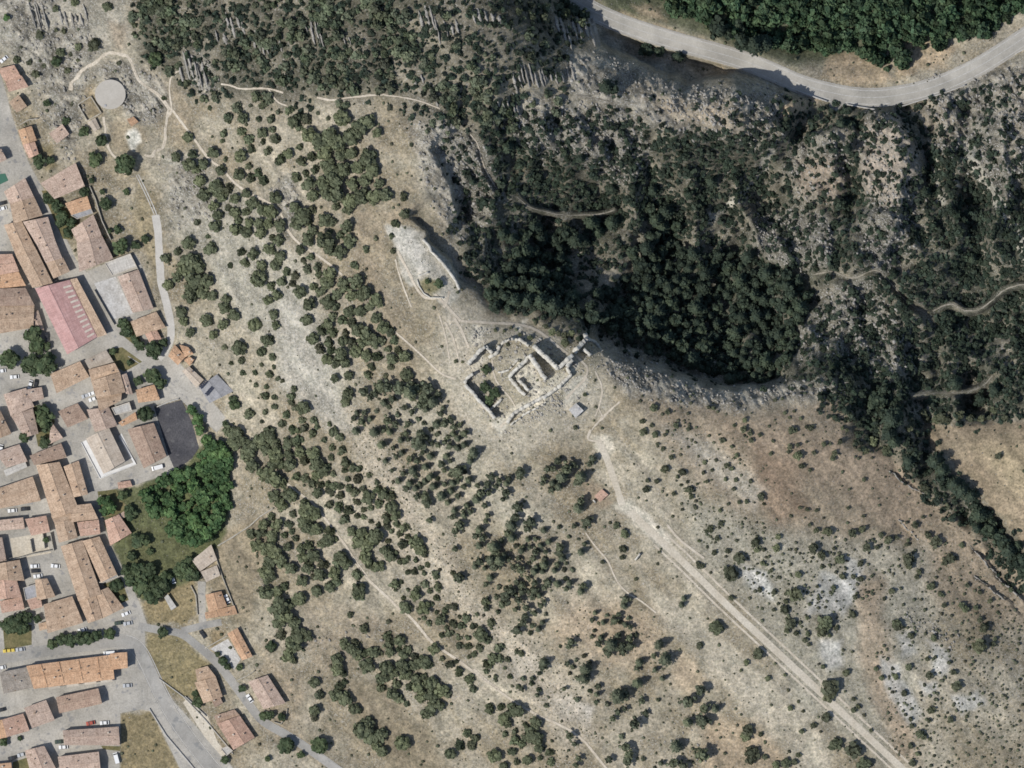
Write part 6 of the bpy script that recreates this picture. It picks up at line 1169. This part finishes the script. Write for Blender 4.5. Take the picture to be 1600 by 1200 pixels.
def scatter(cell, dens, box=(-20, 1620, -20, 1220), keep_off=0.25):
    X, Y = np.meshgrid(np.arange(box[0], box[1], cell), np.arange(box[2], box[3], cell)); X = X.ravel() + rng.uniform(-.6, .6, X.size) * cell; Y = Y.ravel() + rng.uniform(-.6, .6, Y.size) * cell
    p = GI(dens, X, Y); k = (rng.random(X.size) < p) & (GI(ROADM, X, Y) < keep_off); return X[k], Y[k]
def pack(X, Y, r0, r1, hf, pw=1.0):
    r_ = r0 + (r1 - r0) * rng.random(len(X)) ** pw; return np.stack([X, Y, r_ * S, r_ * S * hf * rng.uniform(.7, 1.3, len(X)), rng.uniform(0, 6.28, len(X))], -1)
def dens_of(polys, soft=12):
    D = np.zeros_like(HZ)
    for q, d in polys: D = np.maximum(D, d * pmask(WXX, WYY, P(q), soft))
    return D
clump = sstep(0.42, 0.56, fbm(GXX, GYY, 30, 3, 1)); clump2 = sstep(0.40, 0.58, fbm(GXX, GYY, 16, 3, 4))
# upper wood, river wood
UW = dens_of([('200,-40 420,-40 640,-40 640,40 660,100 720,120 760,150 740,190 700,180 650,150 560,160 480,150 400,135 330,140 320,80 260,90 200,60', 1.0), ('690,90 780,110 770,190 700,190', 1.0), ('820,60 880,80 870,110 800,120', .9), ('880,-30 905,10 925,45 900,45 860,20', 1.0), ('780,0 860,0 850,40 800,40', .5), ('640,20 760,10 840,60 780,100 660,80', .35), ('760,140 860,130 880,190 780,200', .35)], 10)
UW = np.maximum(UW, dens_of([('260,90 420,150 620,160 740,200 700,250 600,210 440,200 330,170', .22)], 20)); UW *= (0.08 + 0.55 * clump * (0.35 + 0.65 * clump2)) * (1 - 0.4 * ROCK)
a = scatter(8.0, UW); p = pack(*a, 3.5, 10.5, 1.2, 1.4); print('upper', len(p))
tag(merge('hillside_wood', WOOD, p, 'leaf_upper'), 'dense grey green wood covering the slope along the top edge', 'wood', kind='stuff')
RW = dens_of([('1010,-40 1640,-40 1600,12 1530,60 1480,72 1420,66 1410,96 1385,108 1360,92 1345,78 1285,86 1245,84 1200,66 1150,52 1090,36 1050,20', 1.0)], 5)
a = scatter(10.0, RW, keep_off=.1); p = pack(*a, 5, 15, 1.6, 1.6); print('river', len(p))
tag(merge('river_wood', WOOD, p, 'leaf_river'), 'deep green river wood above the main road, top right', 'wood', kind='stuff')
# trees beyond the 300 that show largest
for kind, rest in LEFT:
    if rest:
        p = np.array([(u, v, r_ * S, r_ * S * (1.1 if kind != 'pine' else 1.5), random.uniform(0, 6)) for u, v, r_ in rest]); print(kind, len(p))
        nm, lb, mt = {'oak': ('small_oak_scatter', 'smaller oaks scattered between the larger ones on the hillside', 'leaf_oak'), 'pine': ('small_pine_scatter', 'smallest young pines between the larger ones below the castle', 'leaf_pine'), 'rpine': ('small_pine_understorey', 'smallest pines under the tall ravine pines', 'leaf_ravine'), 'bush': ('small_juniper_scatter', 'smallest junipers on the right slope', 'leaf_scrub')}[kind]
        tag(merge(nm, WOOD, p, mt), lb, 'trees' if kind != 'bush' else 'bushes', kind='stuff')
# ravine scrub
RS = dens_of([('770,200 900,230 990,280 1000,340 960,365 900,335 800,320 740,260 740,220', .85), ('1000,215 1150,200 1215,220 1200,290 1160,340 1100,385 1020,340', .95), ('1430,225 1500,220 1600,330 1640,420 1640,600 1450,655 1300,620 1270,560 1340,480 1320,430 1400,400 1440,330', .95), ('1170,320 1300,310 1350,390 1280,430 1170,400', .7), ('1215,165 1345,180 1350,330 1310,310 1300,215 1220,200', 1.0), ('730,330 770,350 760,460 730,430', .9), ('1255,590 1330,605 1400,650 1440,700 1420,720 1340,670 1280,630', .9), ('950,160 1000,170 990,220 930,200', .9),
   ('1480,170 1640,110 1640,320 1560,300', .6), ('900,400 1010,380 1040,480 920,470', .5), ('1440,650 1640,600 1640,650 1450,665', .7), ('1400,690 1520,780 1620,900 1640,960 1500,830 1400,740', .7), ('930,155 1230,150 1240,215 1000,210', .3), ('690,230 760,240 780,340 720,340', .45), ('1350,190 1440,200 1440,430 1350,430', .25)], 14)
gap = sstep(0.36, 0.52, fbm(GXX, GYY, 55, 3, 6)); RS *= (0.45 + 0.8 * clump2) * (1 - 0.55 * ROCK) * (0.65 + 0.35 * gap); RS = np.maximum(RS, RAV * 0.3); RS = np.maximum(RS, dens_of([('740,215 850,205 1000,215 1120,215 1210,225 1190,300 1150,340 1090,380 1000,350 900,340 780,325', .82), ('1300,300 1350,330 1340,420 1280,440 1180,400 1170,330', .55), ('1440,235 1500,240 1560,340 1640,430 1640,600 1450,650 1300,615 1290,560 1360,470 1420,400 1445,330', .8)], 14) * (0.45 + 0.55 * clump2))
a = scatter(4.6, RS); p = pack(*a, 1.8, 7.2, .95, 1.6); print('ravine scrub', len(p))
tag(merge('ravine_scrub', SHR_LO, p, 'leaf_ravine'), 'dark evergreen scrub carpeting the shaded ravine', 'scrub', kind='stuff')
# small dark shrubs dotted over the right hand slope
DS = dens_of([('1050,730 1180,800 1250,860 1320,830 1450,850 1450,940 1340,960 1250,1000 1180,950 1090,850', .8), ('1370,960 1480,940 1600,960 1640,1220 1400,1220 1380,1100', .75), ('1250,860 1350,860 1330,960 1270,960', .8), ('1030,640 1180,680 1230,760 1130,760 1040,700', .45), ('1280,610 1440,720 1480,800 1380,760 1300,680', .55), ('1400,800 1600,920 1640,1000 1480,960 1380,860', .6), ('1000,590 1200,620 1180,660 1000,640', .3), ('880,1060 1160,1080 1180,1220 900,1220', .2)], 16)
DS *= 0.25 + 0.75 * clump2; DS = np.maximum(DS, 0.05 * (1 - towns) * (1 - RAV))
a = scatter(6.0, DS); p = pack(*a, 0.9, 3.3, .9, 2.0); print('dots', len(p))
tag(merge('low_scrub', SMALL, p, 'leaf_scrub'), 'low dark scrub dotted over the dry slopes', 'scrub', kind='stuff')
a = scatter(6.5, dens_of([('540,640 620,700 700,840 800,960 900,1060 940,1160 860,1160 740,1000 620,860 550,740', .5), ('900,930 1040,960 1030,1060 900,1040', .3), ('740,1080 900,1100 920,1220 700,1220', .2)], 14)); p = pack(*a, 0.7, 1.7, .9, 1.5)
tag(merge('heath_tufts', SMALL, p, 'leaf_scrub'), 'tiny dark heath tufts speckling the pale slope below the castle', 'scrub', kind='stuff')
# stones
ST_ = []
for k in range(7):
    r = np.random.default_rng(400 + k); V = ICO1[0] * (1 + r.uniform(-.35, .35, (12, 1))) * np.array([1, r.uniform(.5, .9), r.uniform(.5, 1.0)]); ST_.append((V, ICO1[1], np.ones((12, 3))))
SD = np.maximum(ROCK * (0.25 + .55 * clump), dens_of([('1420,950 1500,1000 1490,1010 1410,960', .9), ('700,300 760,260 760,340 720,350', .5), ('780,510 870,520 900,550 790,540', .3), ('740,505 765,510 755,545 738,540', .8), ('800,640 860,610 900,600 880,640', .9), ('725,560 770,530 850,535 920,530 940,570 890,625 785,672 725,610', .35), ('690,480 730,490 740,560 700,540', .25), ('770,660 800,650 790,680', .8), ('1000,590 1200,620 1120,635 1000,615', .6), ('1260,590 1340,610 1330,625 1260,610', .7), ('1040,1120 1120,1160 1100,1200 1020,1180', .15), ('440,1010 560,980 620,970 560,1040', .15), ('420,280 470,260 470,370 430,350', .5), ('250,240 340,240 340,360 260,360', .25), ('300,640 300,700 700,900 700,640', 0.0)], 8))
a = scatter(3.6, SD); p = pack(*a, 0.5, 3.6, .9, 2.4); p[:, 4] = np.radians(-52) + rng.normal(0, .4, len(p)); print('stones', len(p))
tag(merge('scattered_stones', ST_, p, 'limestone', sink=.35), 'pale limestone blocks strewn over the rocky ground', 'stones', kind='stuff')
OCT = []
for k in range(5):
    r = np.random.default_rng(500 + k); V = np.array([[1, 0, 0], [-1, 0, 0], [0, 1, 0], [0, -1, 0], [0, 0, 1], [0, 0, -1.0]]) * r.uniform(.6, 1.2, (6, 1)); OCT.append((V, np.array([[0, 2, 4], [2, 1, 4], [1, 3, 4], [3, 0, 4], [2, 0, 5], [1, 2, 5], [3, 1, 5], [0, 3, 5]]), np.ones((6, 3))))
a = scatter(3.2, dens_of([('725,560 770,528 850,532 920,525 945,560 930,600 890,625 785,675 725,612', .4), ('800,640 850,606 900,590 910,610 870,640 800,665', .8), ('690,478 725,488 748,545 715,560', .3), ('735,500 770,505 760,545 738,545', .8), ('600,355 660,370 720,450 700,480 640,440', .25), ('770,655 800,645 795,690 775,690', .8)], 5), keep_off=.9); p = pack(*a, 0.4, 1.8, .8, 2.0)
tag(merge('castle_rubble', OCT, p, 'castle_stone', sink=.25), 'pale fallen rubble in and around the castle ruin', 'rubble', kind='stuff')
a = scatter(6.2, np.clip(0.10 + 0.5 * sstep(0.5, 0.62, fbm(across, along * 0.3, 26, 3, 2)), 0, 1) * (1 - towns) * (1 - RAV) * (1 - ROCK)); p = pack(*a, 0.35, 1.3, .7, 2.0); print('slope stones', len(p))
tag(merge('slope_stones', OCT, p, 'limestone', sink=.3), 'small pale stones sprinkled over the dry slopes', 'stones', kind='stuff')
# limestone fins on the upper slope
def outcrop(u, v, w, h, n, label, ang=14):
    r_ = empty('rock_outcrop', u, v); tag(r_, label, 'rock', 'rock outcrops on the upper slope'); a = math.radians(ang)
    for k in range(n):
        fu = u + (k / max(1, n - 1) - .5) * w + random.uniform(-2, 2); fv = v + random.uniform(-.25, .25) * h; L_ = h * random.uniform(.55, 1.0); wd = w / n * random.uniform(.8, 1.5)
        V = []; F = []; m_ = 9
        for i in range(m_):
            t = i / (m_ - 1) - .5; cu = fu + math.sin(a) * t * L_ + random.uniform(-.6, .6); cv = fv + math.cos(a) * t * L_; taper = math.sin(math.pi * (i + .4) / (m_ - .2)) ** .6
            for off, hz in ((-.5, -1.2), (-.28, .9), (.05, 1.9), (.5, -1.2)):
                x = cu + off * wd * taper * random.uniform(.8, 1.2); V.append((wx(x) - r_.location.x, wy(cv) - r_.location.y, H(x, cv) + hz * taper * random.uniform(.6, 1.35) - r_.location.z))
        for i in range(m_ - 1):
            for j in range(3): F.append((i * 4 + j, i * 4 + j + 1, (i + 1) * 4 + j + 1, (i + 1) * 4 + j))
        me = mk_mesh('rock_fin', V, flip_up(np.array(V), np.array(F))); link('rock_fin', me, 'limestone', r_)
for q in ((902, 48, 62, 52, 8, 'broad grey striped slabs beside the start of the main road'), (828, 122, 48, 40, 8, 'grey striped pinnacles in the middle of the upper slope'), (672, 38, 26, 48, 4, 'pale tall fin left of the upper slope top'), (706, 45, 18, 32, 3, 'pale fins just right of the tall fin'), (368, 40, 22, 36, 4, 'grey fins in the upper wood, above the pair'), (347, 56, 14, 20, 2, 'small pale pair of fins in the upper wood'), (408, 76, 20, 38, 4, 'slanting striped fins in the middle of the upper wood'), (432, 72, 12, 22, 2, 'little fins right of the slanting striped ones'), (478, 42, 16, 26, 3, 'pale fins high in the upper wood'), (496, 45, 14, 50, 3, 'long thin dark fin in the upper wood'), (302, 112, 34, 50, 6, 'big pale outcrop at the lower left of the upper wood'), (543, 68, 8, 22, 2, 'thin pale fin at the right of the upper wood'), (115, 27, 36, 28, 6, 'pale grey outcrop near the upper left corner'), (60, 25, 24, 50, 6, 'tall dark edged outcrop at the upper left corner'), (795, 165, 30, 24, 5, 'dark mottled outcrop below the striped pinnacles'), (875, 118, 40, 22, 6, 'brown grey fins right of the striped pinnacles'), (760, 30, 40, 24, 5, 'fins along the top edge left of the road'), (655, 125, 14, 16, 2, 'small fins beside the footpath end'), (692, 160, 18, 14, 3, 'tiny pale fins below the footpath end')):
    outcrop(*q)
print('POLYS', sum(len(o.data.polygons) for o in scene.objects if o.type == 'MESH' and o.get('kind') == 'stuff'), 'OBJECTS', len(scene.objects))
